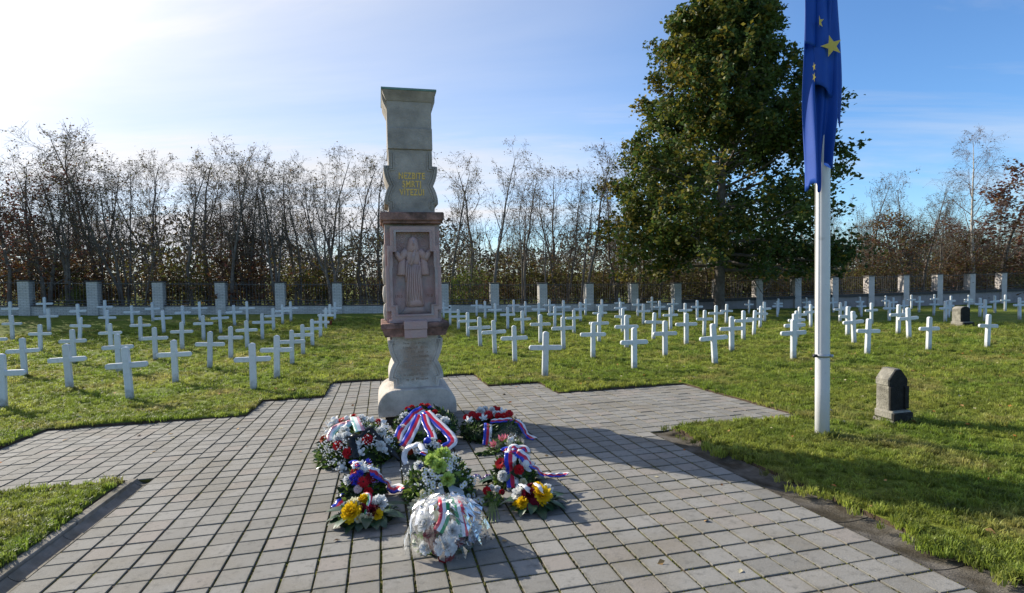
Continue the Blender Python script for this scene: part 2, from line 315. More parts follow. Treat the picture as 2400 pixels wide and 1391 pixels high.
def ground_mat():
    """lawn: green with straw and brown patches, all laid out in world space"""
    m = bpy.data.materials.new('lawn_turf'); m.use_nodes = True; t = m.node_tree; n = t.nodes; l = t.links; b = n['Principled BSDF']
    b.inputs['Roughness'].default_value = 0.95; b.inputs['Specular IOR Level'].default_value = 0.1
    c = turf_colour(n, l)
    g0 = n.new('ShaderNodeNewGeometry'); n0 = n.new('ShaderNodeTexNoise'); n0.inputs['Scale'].default_value = 26; n0.inputs['Detail'].default_value = 6; n0.inputs['Roughness'].default_value = 0.8; l.new(g0.outputs['Position'], n0.inputs['Vector'])
    r0 = n.new('ShaderNodeMapRange'); r0.inputs[1].default_value = 0.35; r0.inputs[2].default_value = 0.65; r0.inputs[3].default_value = 0.42; r0.inputs[4].default_value = 1.05; l.new(n0.outputs['Fac'], r0.inputs[0]); s0 = n.new('ShaderNodeVectorMath'); s0.operation = 'SCALE'; l.new(c, s0.inputs[0]); l.new(r0.outputs[0], s0.inputs['Scale']); c = s0.outputs[0]
    l.new(c, b.inputs['Base Color'])
    g = n.new('ShaderNodeNewGeometry'); ns = n.new('ShaderNodeTexNoise'); ns.inputs['Scale'].default_value = 14; ns.inputs['Detail'].default_value = 10; ns.inputs['Roughness'].default_value = 0.75; l.new(g.outputs['Position'], ns.inputs['Vector'])
    bp = n.new('ShaderNodeBump'); bp.inputs['Strength'].default_value = 1.0; bp.inputs['Distance'].default_value = 0.06; l.new(ns.outputs['Fac'], bp.inputs['Height']); l.new(bp.outputs[0], b.inputs['Normal'])
    return m
def turf_colour(n, l, rnd=False):
    g = n.new('ShaderNodeNewGeometry')
    def ns(scale, det=5, off=(0, 0, 0)):
        mpn = n.new('ShaderNodeMapping'); mpn.inputs['Location'].default_value = off; l.new(g.outputs['Position'], mpn.inputs[0])
        x = n.new('ShaderNodeTexNoise'); x.inputs['Scale'].default_value = scale; x.inputs['Detail'].default_value = det; x.inputs['Roughness'].default_value = 0.62; l.new(mpn.outputs[0], x.inputs['Vector']); return x.outputs['Fac']
    def mixc(f, a, bcol, lo, hi, mxv=1.0):
        rm = n.new('ShaderNodeMapRange'); rm.inputs[1].default_value = lo; rm.inputs[2].default_value = hi; rm.inputs[4].default_value = mxv; l.new(f, rm.inputs[0])
        x = n.new('ShaderNodeMix'); x.data_type = 'RGBA'; l.new(rm.outputs[0], x.inputs[0])
        if isinstance(a, tuple): x.inputs[6].default_value = (*a, 1)
        else: l.new(a, x.inputs[6])
        x.inputs[7].default_value = (*bcol, 1); return x.outputs[2]
    c = mixc(ns(0.55, 6), (0.175, 0.240, 0.032), (0.275, 0.300, 0.052), 0.40, 0.62)
    c = mixc(ns(0.85, 8, (7, 3, 0)), c, (0.42, 0.33, 0.13), 0.52, 0.70, 0.75)
    c = mixc(ns(3.5, 6, (1, 9, 2)), c, (0.075, 0.115, 0.018), 0.50, 0.68, 0.7)
    c = mixc(ns(9.0, 6, (4, 2, 2)), c, (0.16, 0.12, 0.055), 0.60, 0.75, 0.6)
    if rnd:
        oi = n.new('ShaderNodeObjectInfo'); rm = n.new('ShaderNodeMapRange'); rm.inputs[3].default_value = 0.55; rm.inputs[4].default_value = 1.55; l.new(oi.outputs['Random'], rm.inputs[0])
        s = n.new('ShaderNodeVectorMath'); s.operation = 'SCALE'; l.new(c, s.inputs[0]); l.new(rm.outputs[0], s.inputs['Scale']); c = s.outputs[0]
    return c
M['lawn'] = ground_mat()
mg = bpy.data.materials.new('grass_blade'); mg.use_nodes = True
_n, _l = mg.node_tree.nodes, mg.node_tree.links; _c = turf_colour(_n, _l, True); _b = _n['Principled BSDF']; _b.inputs['Roughness'].default_value = 0.5; _b.inputs['Specular IOR Level'].default_value = 0.35
_l.new(_c, _b.inputs['Base Color']); _t = _n.new('ShaderNodeBsdfTranslucent'); _l.new(_c, _t.inputs['Color']); _m = _n.new('ShaderNodeMixShader'); _m.inputs[0].default_value = 0.5
_l.new(_b.outputs[0], _m.inputs[1]); _l.new(_t.outputs[0], _m.inputs[2]); _l.new(_m.outputs[0], _n['Material Output'].inputs['Surface'])
M['grass'] = mg

# measured grave positions: x, y, height, lean
CROSSES=[(-23.19,25.54,1.01,0.015),(-19.02,20.99,0.94,0.002),(-23.33,27.61,0.99,0.006),(-19.57,23.33,0.97,-0.005),(-15.38,17.95,0.91,0.016),(-19.83,25.28,0.98,-0.024),(-15.85,20.19,0.94,0.07),(-12.26,15.38,0.97,-0.01),(-11.78,13.27,0.95,-0.016),(-9.13,11.31,0.96,-0.026),(-8.82,9.47,0.96,0.028),(-15.49,16.47,0.93,0.032),(-9.72,13.57,0.97,-0.012),(-6.96,9.96,0.98,-0.038),(-7.22,11.75,0.95,-0.002),(-19.99,27.15,0.97,0.009),(-17.1,23.3,0.92,0.038),(-13.04,17.9,0.92,-0.002),(-17.32,25.17,0.94,0.009),(-13.68,20.29,0.94,0.016),(-17.45,26.84,0.94,-0.01),(-14.28,22.62,0.98,-0.02),(-10.22,15.75,0.96,-0.002),(-15.0,25.19,0.95,-0.021),(-10.76,17.94,0.93,0.013),(-15.34,27.15,0.96,-0.013),(-11.51,20.55,0.95,0.013),(-12.02,22.74,0.97,-0.021),(-12.78,25.42,0.97,-0.025),(-12.97,27.05,1.01,-0.004),(-8.7,18.07,0.94,-0.008),(-9.41,20.74,0.98,0.016),(-10.23,23.65,0.98,-0.002),(-7.66,13.89,0.96,0.047),(-8.03,15.67,0.95,0.026),(-5.05,10.67,0.93,0.003),(-5.23,12.16,0.96,0.027),(-5.73,14.27,0.92,0.017),(-10.9,26.21,0.93,0.002),(-10.93,27.28,1.0,-0.004),(-6.2,16.28,0.92,-0.001),(-6.72,18.49,0.92,0.01),(-7.35,21.09,0.92,0.029),(-8.11,23.95,0.96,0.034),(-8.69,26.28,0.96,0.029),(-8.97,27.92,0.93,0.029),(-3.63,29.16,0.86,0.011),(-2.9,25.67,0.95,0.014),(-2.3,23.39,0.9,0.013),(-1.68,20.67,0.94,0.011),(-1.03,17.38,0.97,-0.012),(-0.51,15.48,0.98,-0.025),(-1.96,30.29,0.92,0.015),(-1.43,29.0,0.95,0.004),(-0.84,27.12,0.93,0.002),(-0.21,23.71,0.96,0.01),(0.08,30.41,0.94,0.004),(0.04,13.66,0.94,-0.007),(0.38,21.08,0.95,0.002),(0.64,11.28,0.95,0.037),(2.03,14.04,0.95,0.019),(0.71,29.74,0.9,-0.008),(1.3,27.41,0.95,0.018),(0.9,18.02,0.98,0.012),(2.08,30.79,0.95,0.004),(1.83,24.05,0.95,0.023),(2.59,27.96,1.05,0.005),(1.48,16.19,0.99,-0.004),(2.37,21.31,0.94,0.006),(3.39,27.53,0.97,0.003),(4.19,31.64,0.94,0.014),(4.93,30.35,0.98,-0.004),(3.94,24.82,0.92,-0.008),(2.81,18.02,0.97,0.02),(6.43,33.17,0.92,-0.0),(5.53,28.32,0.95,0.028),(4.3,21.63,0.96,0.029),(3.34,16.22,1.0,0.011),(2.62,11.94,0.93,0.014),(7.04,31.02,0.98,0.028),(5.94,25.1,0.98,0.01),(8.58,33.96,0.96,0.009),(7.74,29.06,0.96,0.009),(4.69,18.43,0.94,0.053),(3.86,14.0,0.94,0.017),(6.41,22.39,0.93,-0.005),(9.43,32.41,0.94,-0.011),(7.82,25.01,1.0,-0.007),(5.26,16.73,0.99,0.007),(9.53,28.5,1.0,0.006),(6.74,19.44,0.94,0.033),(8.39,22.79,0.97,0.01),(4.54,12.39,0.94,-0.047),(9.7,25.08,0.93,0.04),(5.89,14.85,0.96,-0.005),(7.43,17.78,0.97,0.017),(8.52,19.5,0.89,0.07),(14.1,32.93,0.84,0.011),(10.11,22.56,0.92,0.056),(12.03,26.35,0.97,-0.02),(16.04,33.33,0.9,0.018),(14.39,30.01,0.89,0.01),(10.98,21.13,0.91,0.005),(9.29,18.03,0.91,-0.012),(7.94,15.53,0.95,-0.01),(6.52,12.82,0.96,-0.005),(18.51,34.78,0.89,0.009),(14.65,27.31,0.96,0.04),(12.16,22.51,0.95,-0.003),(19.74,33.99,0.94,-0.066),(14.6,24.62,0.94,0.014),(16.62,27.59,0.91,0.004),(11.08,18.26,1.0,0.022),(9.84,15.9,0.96,-0.047),(21.82,34.71,0.94,0.012),(18.52,29.33,0.87,0.027),(15.2,23.38,0.94,-0.015),(8.6,13.38,0.89,0.038),(24.31,35.99,0.95,0.003),(24.03,34.86,0.89,0.003),(17.15,25.14,0.93,0.016),(12.99,18.59,1.01,-0.0),(20.78,29.35,0.88,0.014),(12.18,16.95,0.97,-0.036),(26.73,37.01,0.97,-0.003),(24.75,33.63,0.99,0.012),(28.86,37.78,0.97,0.009),(22.77,29.86,0.92,0.038),(18.46,23.55,0.94,-0.005),(21.68,27.45,0.9,0.017),(27.11,34.15,0.99,-0.025),(10.33,13.7,0.87,0.022),(30.35,36.77,0.96,-0.001),(27.54,33.36,0.95,0.007),(23.44,27.7,0.96,0.036),(20.54,24.0,0.96,0.006),(27.99,32.04,1.01,-0.059),(30.08,33.72,1.02,0.027),(22.64,24.65,0.99,0.004),(12.08,14.04,0.87,0.056),(29.49,31.73,0.96,-0.004)]
ARR={
'w1':{'c':[0.357,2.584],'ra':0.461,'rb':0.489,'H':0.391,'heads':[(-0.168,0.112,0.392,'ger','red',0.085),(-0.112,0.12,0.404,'bud','white',0.06),(0.227,0.116,0.341,'rose','red',0.075),(-0.179,-0.345,0.232,'rose','red',0.09),(-0.072,-0.433,0.171,'rose','red',0.1),(0.112,-0.338,0.267,'rose','red',0.1),(-0.334,-0.118,0.252,'rose','rust',0.08),(-0.272,-0.155,0.29,'rose','red',0.07),(-0.039,0.13,0.423,'rose','red',0.06),(-0.249,0.105,0.405,'bud','white',0.06),(-0.22,0.102,0.372,'bud','white',0.06),(-0.279,0.09,0.357,'bud','white',0.06),(0.065,0.125,0.38,'bud','white',0.06),(0.153,0.124,0.368,'bud','white',0.06),(0.267,0.113,0.334,'bud','white',0.06),(0.283,-0.038,0.307,'bud','white',0.06),(0.02,-0.385,0.241,'bud','white',0.06),(0.289,-0.336,0.144,'bud','white',0.06),(0.313,-0.242,0.212,'bud','white',0.06),(-0.14,-0.463,0.042,'bud','white',0.06),(0.036,-0.441,0.167,'bud','white',0.06),(-0.144,-0.142,0.354,'bud','white',0.06),(-0.306,-0.006,0.293,'bud','white',0.06),(-0.12,-0.205,0.34,'chr','white',0.085),(-0.178,-0.281,0.283,'chr','white',0.085),(0.252,-0.18,0.294,'chr','white',0.085),(0.241,-0.344,0.189,'chr','white',0.085),(-0.096,-0.297,0.3,'chr','white',0.085),(0.039,0.126,0.386,'chr','white',0.085)],'ribs':[([(-0.249,-0.299,0.277),(-0.247,-0.201,0.333),(-0.185,-0.141,0.382),(-0.1,-0.169,0.399),(-0.049,-0.097,0.422)],0.075,'pastel',0),([(-0.026,0.05,0.43),(0.008,-0.172,0.408),(0.044,-0.303,0.349)],0.09,'pastel',0),([(-0.05,-0.491,0.131),(-0.01,-0.445,0.221),(-0.04,-0.355,0.313),(0.045,-0.357,0.311),(0.125,-0.254,0.36),(0.206,-0.319,0.288),(0.318,-0.34,0.164),(0.443,-0.339,0.02)],0.05,'black',0),([(-0.064,-0.345,0.317),(-0.034,-0.421,0.25),(0.009,-0.496,0.127)],0.06,'black',0)]},
'w6':{'c':[0.454,1.231],'ra':0.197,'rb':0.216,'H':0.306,'heads':[(-0.062,-0.077,0.269,'ger','red',0.075),(0.009,-0.162,0.203,'ger','red',0.09),(0.067,-0.131,0.22,'ger','darkred',0.085),(0.046,-0.191,0.125,'rose','red',0.075),(-0.113,-0.095,0.211,'chr','white',0.07),(-0.003,-0.07,0.289,'bud','white',0.05),(0.029,-0.08,0.281,'bud','white',0.05),(0.056,-0.049,0.285,'bud','white',0.045),(-0.009,0.003,0.306,'bud','white',0.045),(-0.034,-0.183,0.155,'rose','pinkwhite',0.065),(-0.018,-0.113,0.259,'corn','blue',0.06),(-0.073,-0.118,0.23,'corn','blue',0.06),(-0.049,-0.151,0.206,'corn','blue',0.06),(0.038,0.044,0.302,'corn','blue',0.06),(0.048,-0.023,0.295,'rose','red',0.04)],'ribs':[([(0.057,-0.127,0.268),(0.095,-0.11,0.255),(0.141,-0.093,0.208),(0.196,-0.003,0.12),(0.239,0.048,0.04),(0.294,0.098,0.03),(0.349,-0.006,0.05)],0.07,'tri',0),([(-0.079,-0.161,0.204),(-0.113,-0.016,0.1),(-0.15,-0.072,0.05),(-0.181,-0.142,0.03),(-0.214,-0.21,0.015)],0.065,'tri',0),([(-0.037,-0.095,0.304),(-0.067,-0.027,0.32),(-0.087,-0.03,0.306)],0.055,'tri',0),([(-0.045,-0.099,0.298),(-0.046,-0.061,0.32),(-0.021,-0.092,0.31)],0.05,'tri',0)]},
'w7':{'c':[0.488,0.778],'ra':0.241,'rb':0.207,'H':0.167,'heads':[(-0.095,-0.133,0.11,'chr','yellow',0.13),(-0.005,-0.045,0.163,'chr','yellow',0.085),(0.087,-0.157,0.09,'chr','yellow',0.07),(-0.083,-0.073,0.145,'chr','cream',0.1),(0.099,-0.075,0.14,'chr','white',0.11),(-0.049,-0.176,0.081,'chr','cream',0.055),(-0.018,-0.18,0.082,'chr','cream',0.055),(0.028,-0.176,0.086,'chr','cream',0.055),(0.042,-0.147,0.114,'chr','maroon',0.085),(-0.022,-0.115,0.138,'rose','maroon',0.06),(0.077,-0.127,0.12,'rose','maroon',0.06),(-0.034,-0.049,0.16,'chr','yellow',0.06)],'ribs':[([(-0.027,0.079,0.16),(0.014,-0.028,0.2),(0.036,-0.072,0.19),(0.025,-0.136,0.148),(0.007,-0.187,0.1)],0.03,'rwg',0)]},
'w5':{'c':[1.089,1.119],'ra':0.306,'rb':0.288,'H':0.385,'heads':[(0.033,-0.077,0.369,'chr','lime',0.115),(-0.065,-0.119,0.341,'chr','lime',0.1),(-0.007,-0.174,0.307,'chr','lime',0.11),(0.051,-0.236,0.211,'chr','lime',0.1),(-0.172,-0.081,0.3,'chr','white',0.07),(-0.158,-0.106,0.298,'corn','blue',0.04),(-0.133,-0.178,0.252,'dai','white',0.042),(-0.071,-0.206,0.254,'dai','white',0.042),(-0.102,-0.223,0.207,'dai','white',0.042),(-0.067,-0.252,0.166,'dai','white',0.042),(-0.069,-0.241,0.194,'dai','white',0.042),(-0.011,-0.256,0.177,'dai','white',0.042),(0.073,-0.202,0.259,'dai','white',0.042),(0.089,-0.149,0.31,'dai','white',0.042),(0.119,-0.049,0.349,'dai','white',0.042),(0.009,-0.231,0.23,'dai','white',0.042),(0.167,-0.22,0.134,'dai','white',0.042),(-0.115,-0.166,0.279,'dai','white',0.042),(0.088,-0.178,0.282,'dai','white',0.042),(-0.114,-0.223,0.197,'dai','white',0.042),(-0.131,-0.202,0.22,'dai','white',0.042),(-0.046,-0.225,0.234,'dai','white',0.042),(-0.081,-0.185,0.277,'dai','white',0.042),(-0.058,-0.197,0.271,'dai','white',0.042),(-0.011,-0.23,0.232,'dai','white',0.042),(0.136,-0.069,0.332,'dai','white',0.042),(0.065,-0.174,0.295,'dai','white',0.042),(0.196,-0.193,0.146,'dai','white',0.045),(0.159,-0.237,0.088,'dai','white',0.045),(0.17,-0.237,0.047,'dai','white',0.045),(0.146,-0.244,0.088,'dai','white',0.045),(0.209,-0.21,0.02,'dai','white',0.045),(0.225,-0.193,0.038,'dai','white',0.045),(0.277,-0.124,0.02,'dai','white',0.045),(0.316,-0.327,0.03,'dai','white',0.045),(0.255,-0.308,0.03,'dai','white',0.045),(0.293,-0.275,0.03,'dai','white',0.045),(-0.088,-0.26,0.123,'dai','cream',0.055),(-0.12,-0.258,0.083,'dai','cream',0.055),(-0.149,-0.235,0.122,'dai','cream',0.055),(-0.118,-0.263,0.057,'dai','cream',0.055),(-0.15,-0.242,0.092,'dai','cream',0.055),(-0.235,-0.185,0.02,'bud','cream',0.035),(-0.207,-0.208,0.056,'bud','cream',0.035),(-0.179,-0.234,0.02,'bud','cream',0.035),(-0.156,-0.247,0.032,'bud','cream',0.035),(-0.205,-0.214,0.02,'bud','cream',0.035),(-0.193,-0.221,0.051,'bud','cream',0.035),(-0.17,-0.236,0.054,'bud','cream',0.035),(-0.252,-0.296,0.03,'bud','cream',0.035),(-0.223,-0.197,0.026,'bud','cream',0.035),(-0.19,-0.225,0.028,'bud','cream',0.035),(-0.221,-0.296,0.03,'bud','cream',0.035)],'ribs':[([(-0.102,-0.344,0.03),(-0.073,-0.292,0.07),(-0.032,-0.285,0.11),(0.015,-0.29,0.13)],0.085,'grey',0),([(0.053,-0.303,0.13),(0.102,-0.283,0.11),(0.132,-0.285,0.06),(0.122,-0.346,0.02)],0.085,'grey',0)]},
'w4':{'c':[1.059,2.387],'ra':0.222,'rb':0.173,'H':0.157,'heads':[(-0.09,-0.083,0.122,'hyd','white',0.09),(-0.079,-0.13,0.087,'hyd','white',0.08),(0.059,-0.023,0.15,'hyd','white',0.09),(0.126,-0.075,0.11,'hyd','white',0.09),(0.044,-0.074,0.138,'hyd','white',0.08),(0.096,0.04,0.147,'hyd','white',0.07),(-0.152,-0.083,0.086,'rose','rust',0.07),(0.168,0.031,0.132,'rose','red',0.045),(0.014,-0.067,0.144,'corn','blue',0.05)],'ribs':[([(-0.197,-0.371,0.04),(-0.217,-0.298,0.1),(-0.188,-0.273,0.19),(-0.12,-0.299,0.24),(-0.062,-0.32,0.25),(-0.033,-0.445,0.22),(0.062,-0.434,0.14)],0.075,'white',0),([(-0.066,-0.508,0.22),(0.005,-0.566,0.2),(0.071,-0.547,0.16)],0.05,'tri',0)]},
'w9':{'c':[1.782,1.237],'ra':0.207,'rb':0.218,'H':0.291,'heads':[(-0.131,-0.062,0.21,'ger','red',0.095),(0.008,-0.176,0.172,'rose','red',0.085),(0.078,-0.134,0.201,'bud','white',0.085),(-0.131,-0.143,0.12,'chr','white',0.08),(0.034,-0.209,0.067,'chr','cream',0.06),(-0.089,-0.197,0.02,'dai','white',0.04),(0.089,-0.139,0.186,'chr','white',0.06)],'ribs':[([(-0.044,-0.095,0.288),(-0.059,-0.141,0.241),(-0.05,-0.122,0.17),(-0.052,-0.158,0.1),(-0.061,-0.237,0.03)],0.085,'tri',0),([(0.011,-0.095,0.295),(0.064,-0.117,0.264),(0.118,-0.13,0.205),(0.2,-0.039,0.12),(0.285,0.035,0.03)],0.075,'tri',0),([(0.292,0.06,0.02),(0.333,0.005,0.03),(0.403,0.0,0.02),(0.483,0.001,0.02),(0.511,-0.052,0.035)],0.035,'tri',0),([(-0.039,-0.093,0.291),(-0.062,-0.027,0.309),(-0.094,-0.035,0.289)],0.06,'tri',0),([(-0.039,-0.093,0.291),(-0.004,-0.022,0.323),(0.023,-0.049,0.315)],0.06,'tri',0),([(-0.029,-0.087,0.297),(0.099,0.016,0.299),(0.121,-0.031,0.268)],0.06,'tri',0)]},
'w10':{'c':[1.811,0.637],'ra':0.2,'rb':0.173,'H':0.151,'heads':[(-0.126,-0.017,0.116,'chr','white',0.105),(0.034,-0.108,0.115,'chr','yellow',0.13),(-0.124,-0.106,0.075,'chr','yellow',0.085),(-0.167,-0.068,0.059,'chr','yellow',0.05),(-0.067,-0.08,0.124,'chr','maroon',0.1),(-0.015,0.069,0.142,'rose','maroon',0.06),(-0.043,-0.139,0.084,'rose','maroon',0.08),(-0.079,-0.143,0.061,'rose','magenta',0.055),(0.103,-0.019,0.128,'chr','white',0.08),(0.031,0.01,0.149,'chr','yellow',0.07)],'ribs':[([(-0.104,0.036,0.17),(-0.095,-0.095,0.19),(-0.053,-0.099,0.14)],0.035,'white',0),([(-0.008,-0.066,0.2),(0.001,-0.179,0.2),(0.047,-0.126,0.12),(0.05,-0.162,0.071)],0.03,'white',0)]},
'w12':{'c':[1.954,2.372],'ra':0.212,'rb':0.165,'H':0.118,'heads':[(-0.135,-0.085,0.067,'lil','pink',0.1),(-0.048,-0.066,0.105,'lil','pink',0.11),(-0.0,-0.027,0.116,'lil','pink',0.08),(0.058,-0.057,0.106,'bud','white',0.06),(0.021,-0.117,0.082,'bud','cream',0.055)],'ribs':[]},
'w8':{'c':[1.042,0.174],'ra':0.225,'rb':0.242,'H':0.277,'heads':[(-0.141,-0.088,0.191,'chr','white',0.14),(0.026,-0.195,0.161,'chr','white',0.13),(-0.029,-0.228,0.086,'chr','white',0.15),(0.163,-0.124,0.127,'chr','white',0.13),(-0.151,-0.17,0.065,'chr','white',0.09),(-0.126,-0.163,0.134,'rose','maroon',0.085),(-0.09,-0.158,0.178,'rose','maroon',0.07),(0.138,-0.074,0.202,'rose','maroon',0.08),(-0.102,-0.2,0.094,'rose','maroon',0.07),(0.055,-0.219,0.099,'rose','maroon',0.07),(-0.027,-0.24,0.02,'rose','darkred',0.1),(-0.088,-0.217,0.06,'rose','maroon',0.06)],'ribs':[([(0.018,0.333,0.17),(-0.019,-0.09,0.289),(-0.02,-0.143,0.256),(-0.032,-0.185,0.21),(-0.07,-0.209,0.156)],0.055,'hun',0),([(0.099,0.28,0.17),(0.072,-0.111,0.263),(0.079,-0.158,0.221),(0.087,-0.193,0.17),(0.09,-0.22,0.109)],0.055,'hunr',0)]},
'w11':{'c':[1.502,0.821],'ra':0.12,'rb':0.12,'H':0.08,'heads':[(-0.035,0.067,0.08,'rose','red',0.07),(0.024,0.148,0.07,'chr','white',0.05),(0.064,0.111,0.07,'chr','white',0.05),(0.09,0.051,0.06,'rose','darkred',0.05),(0.008,0.148,0.06,'dai','white',0.04)],'ribs':[],'stem':[(-0.026,-0.131),(-0.109,-0.408),(-0.09,-0.432),(-0.06,-0.406)]},
'wavy':{'c':[1.516,1.503],'ribs':[([(-0.137,0.013,0.03),(-0.116,-0.041,0.01),(-0.09,-0.065,0.01),(-0.062,-0.076,0.035),(-0.033,-0.054,0.035),(-0.011,-0.091,0.01),(0.01,-0.114,0.01),(0.041,-0.111,0.035),(0.067,-0.104,0.035),(0.091,-0.125,0.01),(0.106,-0.176,0.01)],0.03,'purple',0)]},
'w3':{'c':[1.918,2.96],'ra':0.362,'heads':[(-0.282,0.15,0.222,'rose','red',0.085),(-0.191,0.24,0.23,'ger','red',0.1),(-0.13,0.144,0.225,'rose','red',0.095),(0.007,0.182,0.231,'ger','red',0.115),(0.135,0.421,0.247,'rose','red',0.08),(0.174,0.345,0.244,'ger','red',0.09),(0.105,0.071,0.227,'rose','red',0.09),(0.172,0.045,0.227,'rose','red',0.085),(0.253,0.122,0.233,'ger','red',0.105),(-0.269,0.024,0.215,'bud','white',0.06),(-0.067,0.362,0.24,'chr','white',0.1),(-0.084,0.056,0.221,'bud','white',0.06),(0.091,0.186,0.233,'chr','white',0.07),(0.192,0.221,0.237,'bud','white',0.07),(0.086,0.38,0.244,'chr','white',0.07),(0.009,0.451,0.246,'chr','white',0.07)],'ribs':[([(-0.072,-0.175,0.2),(-0.108,-0.348,0.17),(-0.121,-0.377,0.09),(-0.144,-0.436,0.015)],0.075,'tri',0),([(-0.023,-0.066,0.2),(0.045,-0.104,0.21),(0.137,-0.109,0.21),(0.25,-0.074,0.2)],0.05,'tri',0),([(0.257,-0.085,0.2),(0.308,-0.184,0.18),(0.34,-0.255,0.12),(0.393,-0.24,0.03),(0.451,-0.349,0.015)],0.06,'tri',0)]},
'w2':{'c':[1.126,2.959,0.155],'nrm':[0.0,-0.3426,0.9395],'heads':[(-0.195,0.337,0.187,'rose','red',0.075),(-0.137,0.369,0.199,'rose','red',0.075),(-0.012,0.393,0.207,'rose','red',0.08),(0.058,0.375,0.201,'rose','red',0.08),(0.13,0.222,0.145,'rose','red',0.08),(-0.176,0.295,0.172,'corn','blue',0.07),(0.083,0.315,0.179,'corn','blue',0.07),(-0.251,0.183,0.13,'chr','white',0.09),(-0.283,0.112,0.105,'chr','white',0.08),(-0.219,0.216,0.143,'chr','white',0.07),(0.224,-0.011,0.06,'chr','white',0.13),(0.157,0.103,0.101,'chr','white',0.08),(-0.271,-0.069,0.039,'chr','white',0.1),(-0.374,-0.336,-0.059,'rose','red',0.075),(0.0,0.271,0.163,'rose','darkred',0.06)],'ribs':[([[-0.009,0.251,0.198],[-0.119,0.158,0.164],[-0.223,-0.021,0.099],[-0.303,-0.178,0.042],[-0.346,-0.358,-0.024]],0.085,'tri',0),([[-0.063,0.119,0.15],[-0.148,-0.131,0.059],[-0.225,-0.337,-0.016],[-0.29,-0.468,-0.064]],0.085,'tri',0),([[0.02,0.185,0.174],[0.11,-0.024,0.098],[0.21,-0.238,0.02],[0.257,-0.38,-0.032],[0.248,-0.471,-0.065],[0.155,-0.552,-0.095]],0.085,'tri',0),([[-0.011,0.127,0.153],[0.004,-0.082,0.077],[0.038,-0.241,0.019],[0.049,-0.376,-0.031]],0.075,'tri',0)]},
}

# ================================================================== GROUND
REG = [(-8, 19, -14, 12), (-20, 30, 12, 26), (-7, 18, 26, 32), (-2, 13, 32, 40)]          # paved area in tile indices
REGM = [(u0 * T, u1 * T, v0 * TB, v1 * TB) for u0, u1, v0, v1 in REG]
DRL = (-9.15 * T, -8 * T, -14 * TB, 12 * TB); DRR = (19 * T, 20.6 * T, -14 * TB, 12 * TB); EDG = (-20 * T, -9.15 * T, 11.65 * TB, 12 * TB)
HOLES = REGM + [DRL, DRR, EDG]
def paved(a, b, mrg=0.0):
    return any(x0 - mrg < a < x1 + mrg and y0 - mrg < b < y1 + mrg for x0, x1, y0, y1 in HOLES)
def lines(lo, hi, fine_lo, fine_hi, st, extra):
    L = list(np.arange(fine_lo, fine_hi + 1e-6, st))
    k = fine_hi; d = st * 2
    while k < hi: k += d; d *= 1.5; L.append(k)
    k = fine_lo; d = st * 2
    while k > lo: k -= d; d *= 1.5; L.append(k)
    L = [v for v in L if all(abs(v - e) > 0.12 for e in extra)] + list(extra)
    return sorted(set(round(v, 4) for v in L))
ea = sorted(set(round(v, 4) for h in HOLES for v in h[:2])); eb = sorted(set(round(v, 4) for h in HOLES for v in h[2:]))
LA = lines(-420, 460, -22, 50, 0.6, ea); LB = lines(-60, 700, -5, 33, 0.6, eb)
rng = np.random.default_rng(7)
AA, BB = np.meshgrid(LA, LB); ZZ = tz_ab(AA, BB)
ZZ = ZZ + 0.030 + 0.012 * np.sin(AA * 2.3 + 1.7 * np.sin(BB * 1.1)) * np.sin(BB * 1.9) 
gm = MB(); ia = len(LA)
for j in range(len(LB)):
    for i in range(ia):
        x, y = wab(LA[i], LB[j]); gm.v.append((x, y, float(ZZ[j, i])))
keep = {}
for j in range(len(LB) - 1):
    for i in range(ia - 1):
        if not paved((LA[i] + LA[i + 1]) / 2, (LB[j] + LB[j + 1]) / 2):
            gm.f.append((j * ia + i, j * ia + i + 1, (j + 1) * ia + i + 1, (j + 1) * ia + i)); gm.m.append(0); keep[(i, j)] = 1
# soil skirt along the paving
for (i, j) in list(keep):
    for di, dj, c0, c1 in ((-1, 0, (i, j + 1), (i, j)), (1, 0, (i + 1, j), (i + 1, j + 1)), (0, -1, (i, j), (i + 1, j)), (0, 1, (i + 1, j + 1), (i, j + 1))):
        ni, nj = i + di, j + dj
        if 0 <= ni < ia - 1 and 0 <= nj < len(LB) - 1 and (ni, nj) not in keep:
            p, q = gm.v[c0[1] * ia + c0[0]], gm.v[c1[1] * ia + c1[0]]
            k = len(gm.v); gm.v += [(p[0], p[1], p[2] - 0.13), (q[0], q[1], q[2] - 0.13)]
            gm.f.append((c0[1] * ia + c0[0], k, k + 1, c1[1] * ia + c1[0])); gm.m.append(1)
lawn = tag(gm.build('lawn', [M['lawn'], M['soil']], smooth=True), 'green lawn with straw coloured patches under the white crosses', None, None, 'structure')

